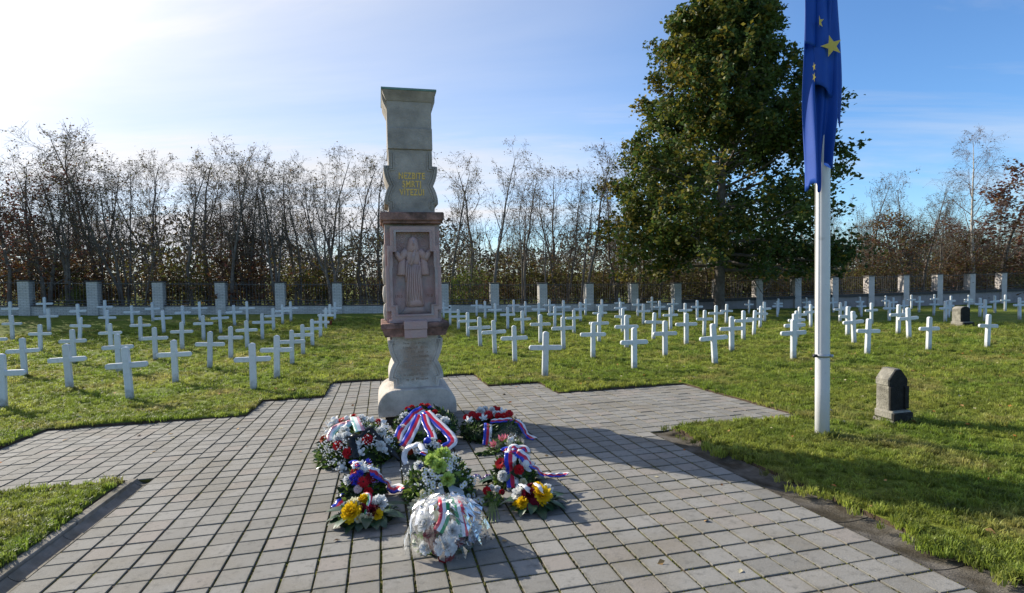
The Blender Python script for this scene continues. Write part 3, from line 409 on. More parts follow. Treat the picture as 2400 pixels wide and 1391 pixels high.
# ------------------------------------------------------------------ paving
def tile_mat():
    m = bpy.data.materials.new('concrete_paver'); m.use_nodes = True; t = m.node_tree; n = t.nodes; l = t.links; b = n['Principled BSDF']
    b.inputs['Roughness'].default_value = 0.88; b.inputs['Specular IOR Level'].default_value = 0.2
    tcn = n.new('ShaderNodeTexCoord'); tcn.object = paving
    dv = n.new('ShaderNodeVectorMath'); dv.operation = 'DIVIDE'; l.new(tcn.outputs['Object'], dv.inputs[0]); dv.inputs[1].default_value = (T, TB, 1000)
    fl = n.new('ShaderNodeVectorMath'); fl.operation = 'FLOOR'; l.new(dv.outputs[0], fl.inputs[0])
    wn = n.new('ShaderNodeTexWhiteNoise'); wn.noise_dimensions = '2D'; l.new(fl.outputs[0], wn.inputs['Vector'])
    def ns(s, d=6, r=0.6):
        x = n.new('ShaderNodeTexNoise'); x.inputs['Scale'].default_value = s; x.inputs['Detail'].default_value = d; x.inputs['Roughness'].default_value = r; l.new(tcn.outputs['Object'], x.inputs['Vector']); return x.outputs['Fac']
    def mix(f, a, bb, lo, hi, top=1.0):
        rm = n.new('ShaderNodeMapRange'); rm.inputs[1].default_value = lo; rm.inputs[2].default_value = hi; rm.inputs[4].default_value = top; l.new(f, rm.inputs[0])
        x = n.new('ShaderNodeMix'); x.data_type = 'RGBA'; l.new(rm.outputs[0], x.inputs[0])
        if isinstance(a, tuple): x.inputs[6].default_value = (*a, 1)
        else: l.new(a, x.inputs[6])
        x.inputs[7].default_value = (*bb, 1); return x.outputs[2]
    c = mix(wn.outputs['Value'], (0.192, 0.184, 0.166), (0.275, 0.264, 0.242), 0.0, 1.0)
    c = mix(wn.outputs['Value'], c, (0.235, 0.195, 0.165), 0.86, 0.90, 0.5)
    c = mix(ns(1.3, 7), c, (0.185, 0.165, 0.13), 0.48, 0.68, 0.75)
    c = mix(ns(14, 8, 0.7), c, (0.095, 0.092, 0.082), 0.52, 0.72, 0.75)
    c = mix(ns(140, 3, 0.6), c, (0.36, 0.345, 0.32), 0.58, 0.70, 0.6)
    c = mix(ns(95, 2, 0.6), c, (0.10, 0.098, 0.09), 0.66, 0.74, 0.6)
    fr = n.new('ShaderNodeVectorMath'); fr.operation = 'FRACTION'; l.new(dv.outputs[0], fr.inputs[0]); sx = n.new('ShaderNodeSeparateXYZ'); l.new(fr.outputs[0], sx.inputs[0])
    def edge(o):
        p_ = n.new('ShaderNodeMath'); p_.operation = 'PINGPONG'; p_.inputs[1].default_value = 0.5; l.new(o, p_.inputs[0]); return p_.outputs[0]
    mn = n.new('ShaderNodeMath'); mn.operation = 'MINIMUM'; l.new(edge(sx.outputs[0]), mn.inputs[0]); l.new(edge(sx.outputs[1]), mn.inputs[1])
    ad = n.new('ShaderNodeMath'); ad.operation = 'MULTIPLY_ADD'; l.new(ns(26, 6, 0.7), ad.inputs[0]); ad.inputs[1].default_value = 0.24; l.new(mn.outputs[0], ad.inputs[2])
    c = mix(ad.outputs[0], (0.085, 0.078, 0.05), (0.5, 0.5, 0.5), 0.0, 1.0) if False else c
    em = n.new('ShaderNodeMapRange'); em.inputs[1].default_value = 0.10; em.inputs[2].default_value = 0.24; em.inputs[3].default_value = 0.55; em.inputs[4].default_value = 0.0; l.new(ad.outputs[0], em.inputs[0])
    xe = n.new('ShaderNodeMix'); xe.data_type = 'RGBA'; l.new(em.outputs[0], xe.inputs[0]); l.new(c, xe.inputs[6]); xe.inputs[7].default_value = (0.075, 0.070, 0.042, 1); c = xe.outputs[2]
    l.new(c, b.inputs['Base Color'])
    bp = n.new('ShaderNodeBump'); bp.inputs['Strength'].default_value = 0.45; bp.inputs['Distance'].default_value = 0.006; l.new(ns(70, 6, 0.7), bp.inputs['Height']); l.new(bp.outputs[0], b.inputs['Normal'])
    return m
M['bed'] = None
paving = bpy.data.objects.new('paving', None)
bedm = MB()
for a0, a1, b0, b1 in REGM:
    nx, ny = max(1, int((a1 - a0) / 0.05)), max(1, int((b1 - b0) / 0.05))
    bedm.box(a0, a1, b0, b1, -0.10, -0.010)
def bed_mat():
    m = bpy.data.materials.new('mossy_joint'); m.use_nodes = True; t = m.node_tree; n = t.nodes; l = t.links; b = n['Principled BSDF']; b.inputs['Roughness'].default_value = 1.0; b.inputs['Specular IOR Level'].default_value = 0.05
    tcn = n.new('ShaderNodeTexCoord')
    def ns(s, d=6): 
        x = n.new('ShaderNodeTexNoise'); x.inputs['Scale'].default_value = s; x.inputs['Detail'].default_value = d; l.new(tcn.outputs['Object'], x.inputs['Vector']); return x.outputs['Fac']
    def mix(f, a, bb, lo, hi):
        rm = n.new('ShaderNodeMapRange'); rm.inputs[1].default_value = lo; rm.inputs[2].default_value = hi; l.new(f, rm.inputs[0])
        x = n.new('ShaderNodeMix'); x.data_type = 'RGBA'; l.new(rm.outputs[0], x.inputs[0])
        if isinstance(a, tuple): x.inputs[6].default_value = (*a, 1)
        else: l.new(a, x.inputs[6])
        x.inputs[7].default_value = (*bb, 1); return x.outputs[2]
    c = mix(ns(30), (0.05, 0.043, 0.030), (0.115, 0.092, 0.062), 0.4, 0.65)
    c = mix(ns(9), c, (0.12, 0.12, 0.024), 0.46, 0.62)
    l.new(c, b.inputs['Base Color']); return m
bpy.data.objects.remove(paving)
paving = obj('paving', bedm.mesh('paving', bed_mat())); paving.matrix_world = PAVE
tag(paving, 'grey square concrete paving with mossy joints', None, None, 'structure')
M['tile'] = tile_mat()
tvar = []
for k in range(5):
    b = MB(); q = 0.0042 + 0.0010 * k; q2 = 0.0050 + 0.0011 * ((k * 3) % 5)
    b.box(-T / 2 + q2, T / 2 - q2, -TB / 2 + q, TB / 2 - q, -0.05, 0.0, 0, 0.0035); tvar.append(b)
tmesh = [b.mesh('tile', M['tile']) for b in tvar]
rr = random.Random(11)
tiles = []
for u0, u1, v0, v1 in REG:
    for u in range(u0, u1):
        for v in range(v0, v1):
            w = PAVE @ Vector(((u + .5) * T, (v + .5) * TB, 0)); d = w - Vector((0, 0, 1.7))
            c = (d.dot(r2), d.dot(u2), d.dot(fwd))
            vis = c[2] > 0.8 and abs(c[0] / c[2]) < 0.97 and c[1] / c[2] > -0.58
            tiles.append((vis, -c[2], u, v))
tiles.sort(reverse=True)
field = MB()
for k, (vis, _, u, v) in enumerate(tiles):
    x, y = (u + .5) * T, (v + .5) * TB; wob = 0.0022 if not (v > 12) else 0.0035
    rot = (rr.uniform(-1, 1) * 0.007, rr.uniform(-1, 1) * 0.007, rr.uniform(-1, 1) * 0.008); z = rr.uniform(-wob, wob)
    vi = rr.randrange(5)
    if k < 300:
        obj('tile', tmesh[vi], paving, (x, y, z), rot)
    else:
        mt = Matrix.Translation((x, y, z)) @ Euler(rot).to_matrix().to_4x4()
        field.add([mt @ Vector(p) for p in tvar[vi].v], tvar[vi].f)
tag(field.build('tile_field', M['tile'], paving), kind='stuff')
# moss cushions in the joints
n = 9000; mu = rng.integers(-8, 30, n); P = []
mo = MB()
for k in range(n):
    if rr.random() < 0.5: a = rr.randint(-8, 19) * T + rr.uniform(-.003, .003); b = rr.uniform(-6.5 * TB, 12 * TB)
    else: b = rr.randint(-7, 12) * TB + rr.uniform(-.003, .003); a = rr.uniform(-8 * T, 19 * T)
    dens = 0.5 + 0.5 * math.sin(a * 1.3 + 0.7) * math.sin(b * 0.9 + 2.0) + 0.35 * min(1.0, max(0.0, a / 1.5)) - 0.7 * max(0.0, -(a + 0.2)) 
    if rr.random() > dens: continue
    s = rr.uniform(0.004, 0.0095); h = rr.uniform(0.4, 0.9)
    cz = -0.010
    V = [(a + s * math.cos(t), b + s * math.sin(t), cz) for t in (0, 1.26, 2.5, 3.8, 5.0)] + [(a + rr.uniform(-.3, .3) * s, b, cz + 0.007 + s * h)]
    mo.add(V, [(0, 1, 5), (1, 2, 5), (2, 3, 5), (3, 4, 5), (4, 0, 5)])
M['moss'] = mat('moss', (0.105, 0.11, 0.018), 1.0, 0.4, 40.0, (0.055, 0.05, 0.025), 12.0, 0.42, 0.6, spec=0.05)
tag(mo.build('moss', M['moss'], paving), kind='stuff')

# ------------------------------------------------------------------ gutters, kerbs
def pave_thing(name, label, cat, a, b, rz=0.0, z=0.0, group=None):
    return thing(name, label, cat, mw=PAVE @ Matrix.Translation((a, b, z)) @ Matrix.Rotation(rz, 4, 'Z'), group=group)
def gutter(name, label, a0, a1, m, depth, step, seed):
    g = pave_thing(name, label, 'drain', a0, 0); q = random.Random(seed); b = -12 * TB; w = a1 - a0
    while b < 12 * TB - 0.02:
        e = min(b + step * q.uniform(0.97, 1.03), 12 * TB)
        mb = MB(); prof = [(0.0, -0.002)] + [(w * t, -0.004 - depth * math.sin(math.pi * t) ** 0.8) for t in np.linspace(0.06, 0.94, 9)] + [(w, -0.004)]
        V = []; n_ = len(prof)
        for bb in (b + .004, e - .004): V += [(x, bb, z) for x, z in prof]
        for bb in (b + .004, e - .004): V += [(0, bb, -0.14), (w, bb, -0.14)]
        F = [(i, i + 1, n_ + i + 1, n_ + i) for i in range(n_ - 1)]
        F += [tuple(range(n_ - 1, -1, -1)) + (2 * n_, 2 * n_ + 1), tuple(range(n_, 2 * n_)) + (2 * n_ + 3, 2 * n_ + 2), (0, n_, 2 * n_ + 2, 2 * n_), (n_ - 1, 2 * n_ + 1, 2 * n_ + 3, 2 * n_ - 1)]
        mb.add(V, F); o = mb.build('segment', m, g, smooth=False); o.location.z = q.uniform(-.004, .002)
        b = e
    return g
gutter('drain_gutter', 'concrete drain gutter along the left edge of the main paving', -8.72 * T, -8.02 * T, M['concrete'], 0.040, 0.62, 3)
gutter('drain_gutter', 'soil darkened concrete gutter along the right edge of the paving', 19.02 * T, 20.55 * T, M['gutter_r'], 0.016, 0.75, 4)
k = pave_thing('kerb', 'narrow concrete kerb between the lower left lawn and the gutter', 'kerb', 0, 0); q = random.Random(5); b = -12 * TB
while b < 11.9 * TB:
    e = min(b + 0.98, 12 * TB); mb = MB(); mb.box(-9.13 * T, -8.73 * T, b + .004, e - .004, -0.14, 0.018, 0, 0.006); o = mb.build('kerb_stone', M['concrete'], k); o.location = (q.uniform(-.006, .006), 0, q.uniform(-.006, .008)); b = e
k = pave_thing('edging', 'thin concrete edging where the lower left lawn meets the path', 'edging', 0, 0); a = -20 * T
while a < -9.2 * T:
    e = min(a + 0.5, -9.15 * T); mb = MB(); mb.box(a + .004, e - .004, 11.68 * TB, 11.97 * TB, -0.12, -0.004, 0, 0.005); mb.build('edging_stone', M['concrete'], k); a = e
mb = MB(); mb.box(-8.72 * T, -8.02 * T, 12.0 * TB - 0.02, 12.0 * TB - 0.008, -0.12, -0.005); mb.box(19.02 * T, 20.3 * T, 12.0 * TB - 0.02, 12.0 * TB - 0.008, -0.12, -0.005)

# ------------------------------------------------------------------ grass
def tuft(seed, nb, hgt, spread):
    q = random.Random(seed); mb = MB()
    for i in range(nb):
        an = q.uniform(0, 6.28); d = spread * math.sqrt(q.random()); x, y = d * math.cos(an), d * math.sin(an)
        h = hgt * q.uniform(0.45, 1.15); ln = q.uniform(0.2, 0.9) * h; la = q.uniform(0, 6.28); w = 0.0022 + 0.0012 * q.random()
        wx, wy = -math.sin(la) * w, math.cos(la) * w; lx, ly = math.cos(la) * ln, math.sin(la) * ln
        V = [(x - wx, y - wy, -0.01), (x + wx, y + wy, -0.01), (x + lx * .4 + wx * .8, y + ly * .4 + wy * .8, h * .62), (x + lx * .4 - wx * .8, y + ly * .4 - wy * .8, h * .62), (x + lx, y + ly, h * (0.98 - 0.25 * q.random()))]
        mb.add(V, [(0, 1, 2, 3), (3, 2, 4)])
    return mb.mesh('grass_tuft', M['grass'])
tuftcol = bpy.data.collections.new('grass_tufts')
for s_, nb, h_, sp in ((1, 22, 0.045, 0.030), (2, 18, 0.035, 0.034), (3, 26, 0.055, 0.036), (4, 20, 0.028, 0.03)):
    tuftcol.objects.link(bpy.data.objects.new('grass_tuft', tuft(s_, nb, h_, sp)))
def grass_points():
    pts = []; sc = []
    q = np.random.default_rng(21)
    for r0, r1, dens, s in ((2.2, 4.5, 900, 1.0), (4.5, 7.5, 520, 1.05), (7.5, 12, 240, 1.25), (12, 19, 85, 1.7), (19, 30, 30, 2.3)):
        n = int(dens * 0.5 * (r1 * r1 - r0 * r0) * 1.9)
        th = q.uniform(-0.95, 0.95, n); r = np.sqrt(q.uniform(r0 * r0, r1 * r1, n)); x = r * np.sin(th); y = r * np.cos(th)
        for i in range(n):
            a, b = ab_of(x[i], y[i])
            if b > 28.6: continue
            if paved(a, b, 0.004):
                # turf creeping over the outer side of the right gutter
                if not (DRR[0] + 0.10 < a < DRR[1] + .01 and DRR[2] < b < DRR[3] - .05 and q.random() < 0.75 * ((a - DRR[0] - 0.10) / 0.2) * (0.6 + 0.5 * math.sin(b * 5.0))): continue
            # thinner where the turf is worn
            wv = math.sin(a * 1.7 + 1.2 * math.sin(b * 1.3)) * math.sin(b * 1.9 + 0.8)
            if wv > 0.55 and q.random() < 0.5: continue
            pts.append((x[i], y[i], float(tz_ab(a, b)) + 0.030 + 0.012 * math.sin(a * 2.3 + 1.7 * math.sin(b * 1.1)) * math.sin(b * 1.9)))
            e = 1.0
            if paved(a, b, 0.10): e = 1.25
            sc.append(s * e * q.uniform(0.6, 1.25))
    return pts, sc
gp, gs = grass_points()
_qg = random.Random(3)
for (cx_, cy_, r_in, r_out, n_, s_) in ((3.443, 6.13, 0.075, 0.30, 170, 1.9), (4.78, 6.95, 0.2, 0.42, 120, 1.6)):
    for _ in range(n_):
        an_ = _qg.uniform(0, 6.283); rd_ = r_in + (r_out - r_in) * _qg.random() ** 1.6; x_, y_ = cx_ + rd_ * math.cos(an_), cy_ + rd_ * math.sin(an_)
        if not paved(*ab_of(x_, y_)): gp.append((x_, y_, gz(x_, y_) + .03)); gs.append(s_ * _qg.uniform(.5, 1.1) * (1.2 - .5 * rd_ / r_out))
for (cx_, cy_, h_, t_) in CROSSES:
    if math.hypot(cx_, cy_) < 20:
        for _ in range(14):
            x_, y_ = cx_ + _qg.gauss(0, .08), cy_ + _qg.gauss(0, .07); gp.append((x_, y_, gz(x_, y_) + .03)); gs.append(_qg.uniform(1.0, 1.7))
me = bpy.data.meshes.new('grass'); me.from_pydata(gp, [], [])
at = me.attributes.new('gscale', 'FLOAT', 'POINT'); at.data.foreach_set('value', gs)
me.materials.append(M['grass'])
grass = tag(obj('grass', me), 'short mown grass blades covering the lawn', None, None, 'stuff')
ng = bpy.data.node_groups.new('scatter_grass', 'GeometryNodeTree')
ng.interface.new_socket('Geometry', in_out='INPUT', socket_type='NodeSocketGeometry'); ng.interface.new_socket('Geometry', in_out='OUTPUT', socket_type='NodeSocketGeometry')
gi = ng.nodes.new('NodeGroupInput'); go = ng.nodes.new('NodeGroupOutput'); iop = ng.nodes.new('GeometryNodeInstanceOnPoints'); ci = ng.nodes.new('GeometryNodeCollectionInfo')
ci.inputs['Collection'].default_value = tuftcol; ci.inputs['Separate Children'].default_value = True; ci.inputs['Reset Children'].default_value = True
mtp = ng.nodes.new('GeometryNodeMeshToPoints'); ng.links.new(gi.outputs[0], mtp.inputs[0]); ng.links.new(mtp.outputs[0], iop.inputs['Points'])
ng.links.new(ci.outputs[0], iop.inputs['Instance']); iop.inputs['Pick Instance'].default_value = True
rv = ng.nodes.new('FunctionNodeRandomValue'); rv.data_type = 'FLOAT_VECTOR'; rv.inputs[0].default_value = (-0.15, -0.15, 0); rv.inputs[1].default_value = (0.15, 0.15, 6.28); ng.links.new(rv.outputs[0], iop.inputs['Rotation'])
na = ng.nodes.new('GeometryNodeInputNamedAttribute'); na.data_type = 'FLOAT'; na.inputs[0].default_value = 'gscale'; ng.links.new(na.outputs[0], iop.inputs['Scale'])
ng.links.new(iop.outputs[0], go.inputs[0])
md = grass.modifiers.new('scatter', 'NODES'); md.node_group = ng

# ================================================================== FENCE
F0 = Vector((-24.50, 27.95)); FS = Vector((2.929, 0.663)); FANG = math.atan2(FS.y, FS.x); FL = FS.length
def fpos(i): p = F0 + FS * i; return p.x, p.y
RIGHT0 = 13                                     # from here the wall stands higher, plain rendered
def pillar_z(i):
    x, y = fpos(i); g = gz(x, y)
    return (g, g + 1.80) if i < RIGHT0 else (g, 1.04)
PILL = list(range(-1, 24))
pm = {}
for k, i in enumerate(PILL):
    x, y = fpos(i); g, top = pillar_z(i); hgt = top - g + 0.15
    lab = 'whitewashed brick fence pillar, %s from the left' % ordn(k + 1) if i < RIGHT0 else 'plain rendered fence pillar on the right, %s beyond the big tree' % ordn(i - RIGHT0 + 1)
    t = thing('fence_pillar', lab, 'pillar', (x, y, g - 0.15), FANG, 'pillars of the cemetery fence')
    b = MB(); b.box(-0.25, 0.25, -0.25, 0.25, 0, hgt - 0.06, 0, 0.008); b.build('shaft', M['brick'] if i < RIGHT0 else M['render_pale'], t)
    b = MB(); b.box(-0.30, 0.30, -0.30, 0.30, hgt - 0.06, hgt, 0, 0.012); b.build('cap', M['coping'], t)
barm = {}
def bar_mesh(h):
    k = round(h, 2)
    if k not in barm:
        b = MB(); b.box(-0.007, 0.007, -0.007, 0.007, 0, k); b.add([(-.012, -.007, k), (.012, -.007, k), (.012, .007, k), (-.012, .007, k), (0, 0, k + 0.06)], [(0, 1, 4), (1, 2, 4), (2, 3, 4), (3, 0, 4), (3, 2, 1, 0)])
        barm[k] = b.mesh('bar', M['rail'])
    return barm[k]
for k, i in enumerate(PILL[:-1]):
    x0, y0 = fpos(i); x1, y1 = fpos(i + 1); g0, t0 = pillar_z(i); g1, t1 = pillar_z(i + 1); ln = FL - 0.5
    mid = ((x0 + x1) / 2, (y0 + y1) / 2); g = (g0 + g1) / 2; sl = (g1 - g0) / FL
    right = i >= RIGHT0 - 1
    cz = g + 0.47 if not right else -0.43
    lab = ('low whitewashed brick wall, %s bay from the left' % ordn(k + 1)) if not right else ('higher plain rendered wall with dark coping, %s bay beyond the big tree' % ordn(i - RIGHT0 + 2))
    t = thing('boundary_wall', lab, 'wall', (mid[0], mid[1], 0), FANG, 'wall bays of the cemetery fence')
    h0 = -ln / 2 * sl; s_ = sl if not right else 0.0
    b = MB(); zl, zr = g - ln / 2 * sl, g + ln / 2 * sl; cl, crr = cz - ln / 2 * s_, cz + ln / 2 * s_
    V = [(-ln / 2, -.14, zl - .2), (ln / 2, -.14, zr - .2), (ln / 2, .14, zr - .2), (-ln / 2, .14, zl - .2), (-ln / 2, -.14, cl), (ln / 2, -.14, crr), (ln / 2, .14, crr), (-ln / 2, .14, cl)]
    Fq = [(0, 3, 2, 1), (4, 5, 6, 7), (0, 1, 5, 4), (1, 2, 6, 5), (2, 3, 7, 6), (3, 0, 4, 7)]
    b.add(V, Fq); b.build('masonry', M['brick'] if not right else M['render'], t)
    ct = 0.05 if not right else 0.20; cw = 0.17 if not right else 0.24
    b = MB(); V = [(-ln / 2, -cw, cl), (ln / 2, -cw, crr), (ln / 2, cw, crr), (-ln / 2, cw, cl), (-ln / 2, -cw, cl + ct), (ln / 2, -cw, crr + ct), (ln / 2, cw, crr + ct), (-ln / 2, cw, cl + ct)]
    b.add(V, Fq); b.build('coping', M['coping'], t)
    top = (t0 + t1) / 2; tsl = (t1 - t0) / FL if not right else 0.0
    base = cz + ct
    t = thing('railing_panel', ('dark iron railing panel, %s bay from the left' % ordn(k + 1)) if not right else ('dark iron railing panel on the higher wall, %s bay beyond the big tree' % ordn(i - RIGHT0 + 2)), 'railing', (mid[0], mid[1], base), FANG, 'railing panels of the fence')
    hh = top - base - 0.14
    for dz in (0.08, 0.24, hh - 0.02):
        b = MB(); sl_ = s_ if dz < 0.5 else tsl
        e0, e1 = -ln / 2 * sl_, ln / 2 * sl_
        V = [(-ln / 2, -.014, dz + e0), (ln / 2, -.014, dz + e1), (ln / 2, .014, dz + e1), (-ln / 2, .014, dz + e0)]; V += [(p[0], p[1], p[2] + .032) for p in V]
        b.add(V, Fq); b.build('rail', M['rail'], t)
    nb = 16
    for q_ in range(nb):
        xx = -ln / 2 + ln * (q_ + 0.5) / nb
        obj('bar', bar_mesh(hh + 0.02), t, (xx, 0, 0.03 + xx * s_))

# ================================================================== MONUMENT
MC, MBB = 1.095, 4.42                             # centre in the paving frame
mx_, my_ = wab(MC, MBB); GZ = -0.335
mon = thing('monument', 'tall stone memorial with pink relief panel and gold lettering', 'monument', (mx_, my_, GZ), YAW)
def zz(z): return z - GZ
def part(name, m, fn, smooth=False):
    b = MB(); fn(b); return b.build(name, m, mon, smooth)
part('foot', M['dark_stone'], lambda b: (b.box(-0.43, 0.43, -0.43, 0.43, -0.12, zz(-0.19), 0, 0.01)))
def block_profile(w, z0, z1, r):
    pts = [(-w, z0), (w, z0)]
    for k in range(9):
        an = math.pi / 2 * k / 8; pts.append((w - r + r * math.cos(an), z1 - r + r * math.sin(an)))
    for k in range(9):
        an = math.pi / 2 + math.pi / 2 * k / 8; pts.append((-w + r + r * math.cos(an), z1 - r + r * math.sin(an)))
    return pts
part('base_block', M['limestone_pale'], lambda b: b.prism(block_profile(0.525, zz(-0.19), zz(0.165), 0.24), -0.525, 0.525, 0, 0.012))
def lobed(w_top, w_sh, w_waist, w_low, zt, zs1, zw, zs2, zb, n=7):
    L = []                                        # right side from bottom to top
    L += [(w_low, zb), (w_low, zs2 - 0.03), (w_sh, zs2 - 0.012)]
    for k in range(1, n + 1):                     # convex lobe up to the waist
        t = k / n; L.append((w_sh + (w_waist - w_sh) * (t ** 2.0), zs2 + (zw - zs2) * t))
    for k in range(1, n + 1):
        t = k / n; L.append((w_waist + (w_sh - w_waist) * (1 - (1 - t) ** 2.0), zw + (zs1 - zw) * t))
    L += [(w_sh, zs1 + 0.012), (w_top, zs1 + 0.018), (w_top, zt)]
    return L + [(-x, z) for x, z in reversed(L)]
def stele(name, m, d, prof, core, groove, z0, z1):
    b = MB(); b.prism(prof, -d, d, 0, 0.008)
    o = b.build(name, m, mon)
    # engraved double frame line: thin raised fillet following the outline
    for inset, wd in groove:
        ins = []
        n = len(prof)
        for i in range(n):
            p0, p1, p2 = Vector(prof[i - 1]), Vector(prof[i]), Vector(prof[(i + 1) % n]); e1 = (p1 - p0).normalized(); e2 = (p2 - p1).normalized(); nn = Vector((-e1.y - e2.y, e1.x + e2.x)); l_ = nn.length; nn = nn / l_ if l_ > 0.3 else Vector((-e1.y, e1.x))
            k2 = 1.0 / max(0.5, nn.dot(Vector((-e1.y, e1.x)))); ins.append((p1 + nn * inset * k2, p1 + nn * (inset + wd) * k2))
        g = MB(); h = n // 2
        for i in range(n):
            j = (i + 1) % n
            if i == n - 1 or i == h - 1: continue
            (a0, a1), (b0, b1) = ins[i], ins[j]
            y_ = -d - 0.013
            V = [(a0.x, y_, a0.y), (b0.x, y_, b0.y), (b1.x, y_, b1.y), (a1.x, y_, a1.y)]; V += [(p[0], -d + .002, p[2]) for p in V]
            g.add(V, [(0, 1, 2, 3), (0, 4, 5, 1), (1, 5, 6, 2), (2, 6, 7, 3), (3, 7, 4, 0)])
        g.build('fillet', m, o)
    return o
DF = 0.38
M['ls'] = stained_mat()
stele('lower_stele', M['ls'], DF, lobed(0.31, 0.37, 0.295, 0.31, zz(0.875), zz(0.81), zz(0.52), zz(0.285), zz(0.15)), 0.275, [(0.032, 0.018), (0.068, 0.014)], zz(0.15), zz(0.875))
# worn inscription field of the lower stele
def flecks(b):
    q = random.Random(8)
    for r in range(9):
        z = zz(0.76) - r * 0.062; x = -0.17
        while x < 0.165:
            w = q.uniform(0.004, 0.012); h = q.uniform(0.012, 0.036)
            if q.random() < 0.72: b.box(x, x + w, -DF - 0.004, -DF + 0.002, z + q.uniform(-.004, .004), z + h)
            x += w + q.uniform(0.005, 0.012)
tag(part('eroded_lettering', M['stained'], flecks), kind='stuff')
# pink section
def shelf(b):
    b.box(-0.455, 0.455, -0.50, 0.50, zz(0.98), zz(1.055), 0, 0.012)
    V = [(-.44, -.485, zz(.98)), (.44, -.485, zz(.98)), (.44, .485, zz(.98)), (-.44, .485, zz(.98)), (-.405, -.45, zz(.873)), (.405, -.45, zz(.873)), (.405, .45, zz(.873)), (-.405, .45, zz(.873))]
    b.add(V, [(4, 5, 1, 0), (5, 6, 2, 1), (6, 7, 3, 2), (7, 4, 0, 3), (7, 6, 5, 4), (0, 1, 2, 3)])
part('shelf', M['pink_dark'], shelf)
def console(b):
    b.box(-0.155, 0.155, -0.545, -0.35, zz(0.975), zz(1.085), 0, 0.006); b.box(-0.15, 0.15, -0.53, -0.35, zz(0.855), zz(0.972), 0, 0.006)
part('console', M['pink_pale'], console)
HB = 0.372; BD = 0.40
part('relief_body', M['pink'], lambda b: (b.box(-HB, HB, -BD + 0.095, BD - 0.02, zz(1.055), zz(2.40), 0, 0.006), b.box(-0.345, 0.345, -BD - 0.01, -BD + 0.05, zz(1.056), zz(1.10), 0, 0.004)))
fp = [(-0.30, 2.36), (0.30, 2.36), (0.30, 2.10), (0.345, 2.10), (0.345, 1.83), (0.372, 1.83), (0.372, 1.22), (0.31, 1.22), (0.31, 1.10), (-0.31, 1.10), (-0.31, 1.22), (-0.372, 1.22), (-0.372, 1.83), (-0.345, 1.83), (-0.345, 2.10), (-0.30, 2.10)]
ip = [(-0.225, 2.285), (0.225, 2.285), (0.225, 2.02), (0.275, 2.02), (0.275, 1.80), (0.285, 1.80), (0.285, 1.30), (0.225, 1.30), (0.225, 1.17), (-0.225, 1.17), (-0.225, 1.30), (-0.285, 1.30), (-0.285, 1.80), (-0.275, 1.80), (-0.275, 2.02), (-0.225, 2.02)]
def frame(b, A, B_, y0, y1):
    n = len(A); V = []
    for pl, y in ((A, y0), (B_, y0), (A, y1), (B_, y1)): V += [(x, y, zz(z)) for x, z in pl]
    F = []
    for i in range(n):
        j = (i + 1) % n
        F += [(i, n + i, n + j, j), (i, j, 2 * n + j, 2 * n + i), (n + i, 3 * n + i, 3 * n + j, n + j)]
    b.add(V, F)
part('relief_frame', M['pink_pale'], lambda b: frame(b, fp, ip, -BD - 0.004, -BD + 0.10))
ip2 = [(x * 1.13, 1.72 + (z - 1.72) * 1.045) for x, z in ip]
part('relief_frame', M['pink'], lambda b: frame(b, [(x * 1.0, z) for x, z in ip2], [(x, z) for x, z in ip], -BD - 0.02, -BD + 0.02))
part('cornice', M['pink_dark'], lambda b: (b.box(-0.425, 0.425, -0.46, 0.46, zz(2.435), zz(2.55), 0, 0.014), b.box(-0.392, 0.392, -0.425, 0.425, zz(2.40), zz(2.434), 0, 0.006)))
# relief figure: robed figure with raised arms
YF = -BD + 0.100
def loft(b, rings, nseg=12):
    """rings: (z, cx, half_w, depth) half-ellipse sections standing out of the relief ground"""
    V = []; F = []
    for z, cx, hw, dp in rings:
        for k in range(nseg + 1):
            an = math.pi * k / nseg; V.append((cx - hw * math.cos(an), YF - 1.35 * dp * math.sin(an) ** 0.7, zz(z)))
    for r in range(len(rings) - 1):
        for k in range(nseg):
            F.append((r * (nseg + 1) + k, r * (nseg + 1) + k + 1, (r + 1) * (nseg + 1) + k + 1, (r + 1) * (nseg + 1) + k))
    for r in (0, len(rings) - 1): F.append(tuple(range(r * (nseg + 1), (r + 1) * (nseg + 1))) if r else tuple(range(nseg, -1, -1)))
    b.add(V, F)
fig = part('relief_figure', M['pink_pale'], lambda b: (
    loft(b, [(1.27, 0.01, 0.125, 0.055), (1.33, 0.01, 0.13, 0.065), (1.36, 0.01, 0.125, 0.06), (1.55, 0.008, 0.12, 0.062), (1.75, 0.005, 0.105, 0.065), (1.845, 0.003, 0.088, 0.062)]),
    loft(b, [(1.84, 0.003, 0.085, 0.055), (1.88, 0.003, 0.092, 0.066), (2.0, 0.0, 0.11, 0.066), (2.06, 0.0, 0.10, 0.058), (2.09, 0, 0.05, 0.05)]),
    loft(b, [(2.00, 0.0, 0.085, 0.06), (2.06, 0.0, 0.088, 0.085), (2.13, 0.002, 0.075, 0.09), (2.19, 0.002, 0.06, 0.085), (2.225, 0.002, 0.022, 0.055)]),
    b.tube([(-0.085, YF - .03, zz(2.04)), (-0.15, YF - .035, zz(1.955)), (-0.165, YF - .04, zz(1.93)), (-0.215, YF - .035, zz(1.99)), (-0.24, YF - .03, zz(2.03))], [0.05, 0.056, 0.055, 0.038, 0.024], 8),
    b.tube([(0.085, YF - .03, zz(2.04)), (0.15, YF - .035, zz(1.955)), (0.165, YF - .04, zz(1.93)), (0.215, YF - .035, zz(2.0)), (0.235, YF - .03, zz(2.05))], [0.05, 0.056, 0.055, 0.038, 0.024], 8)), True)
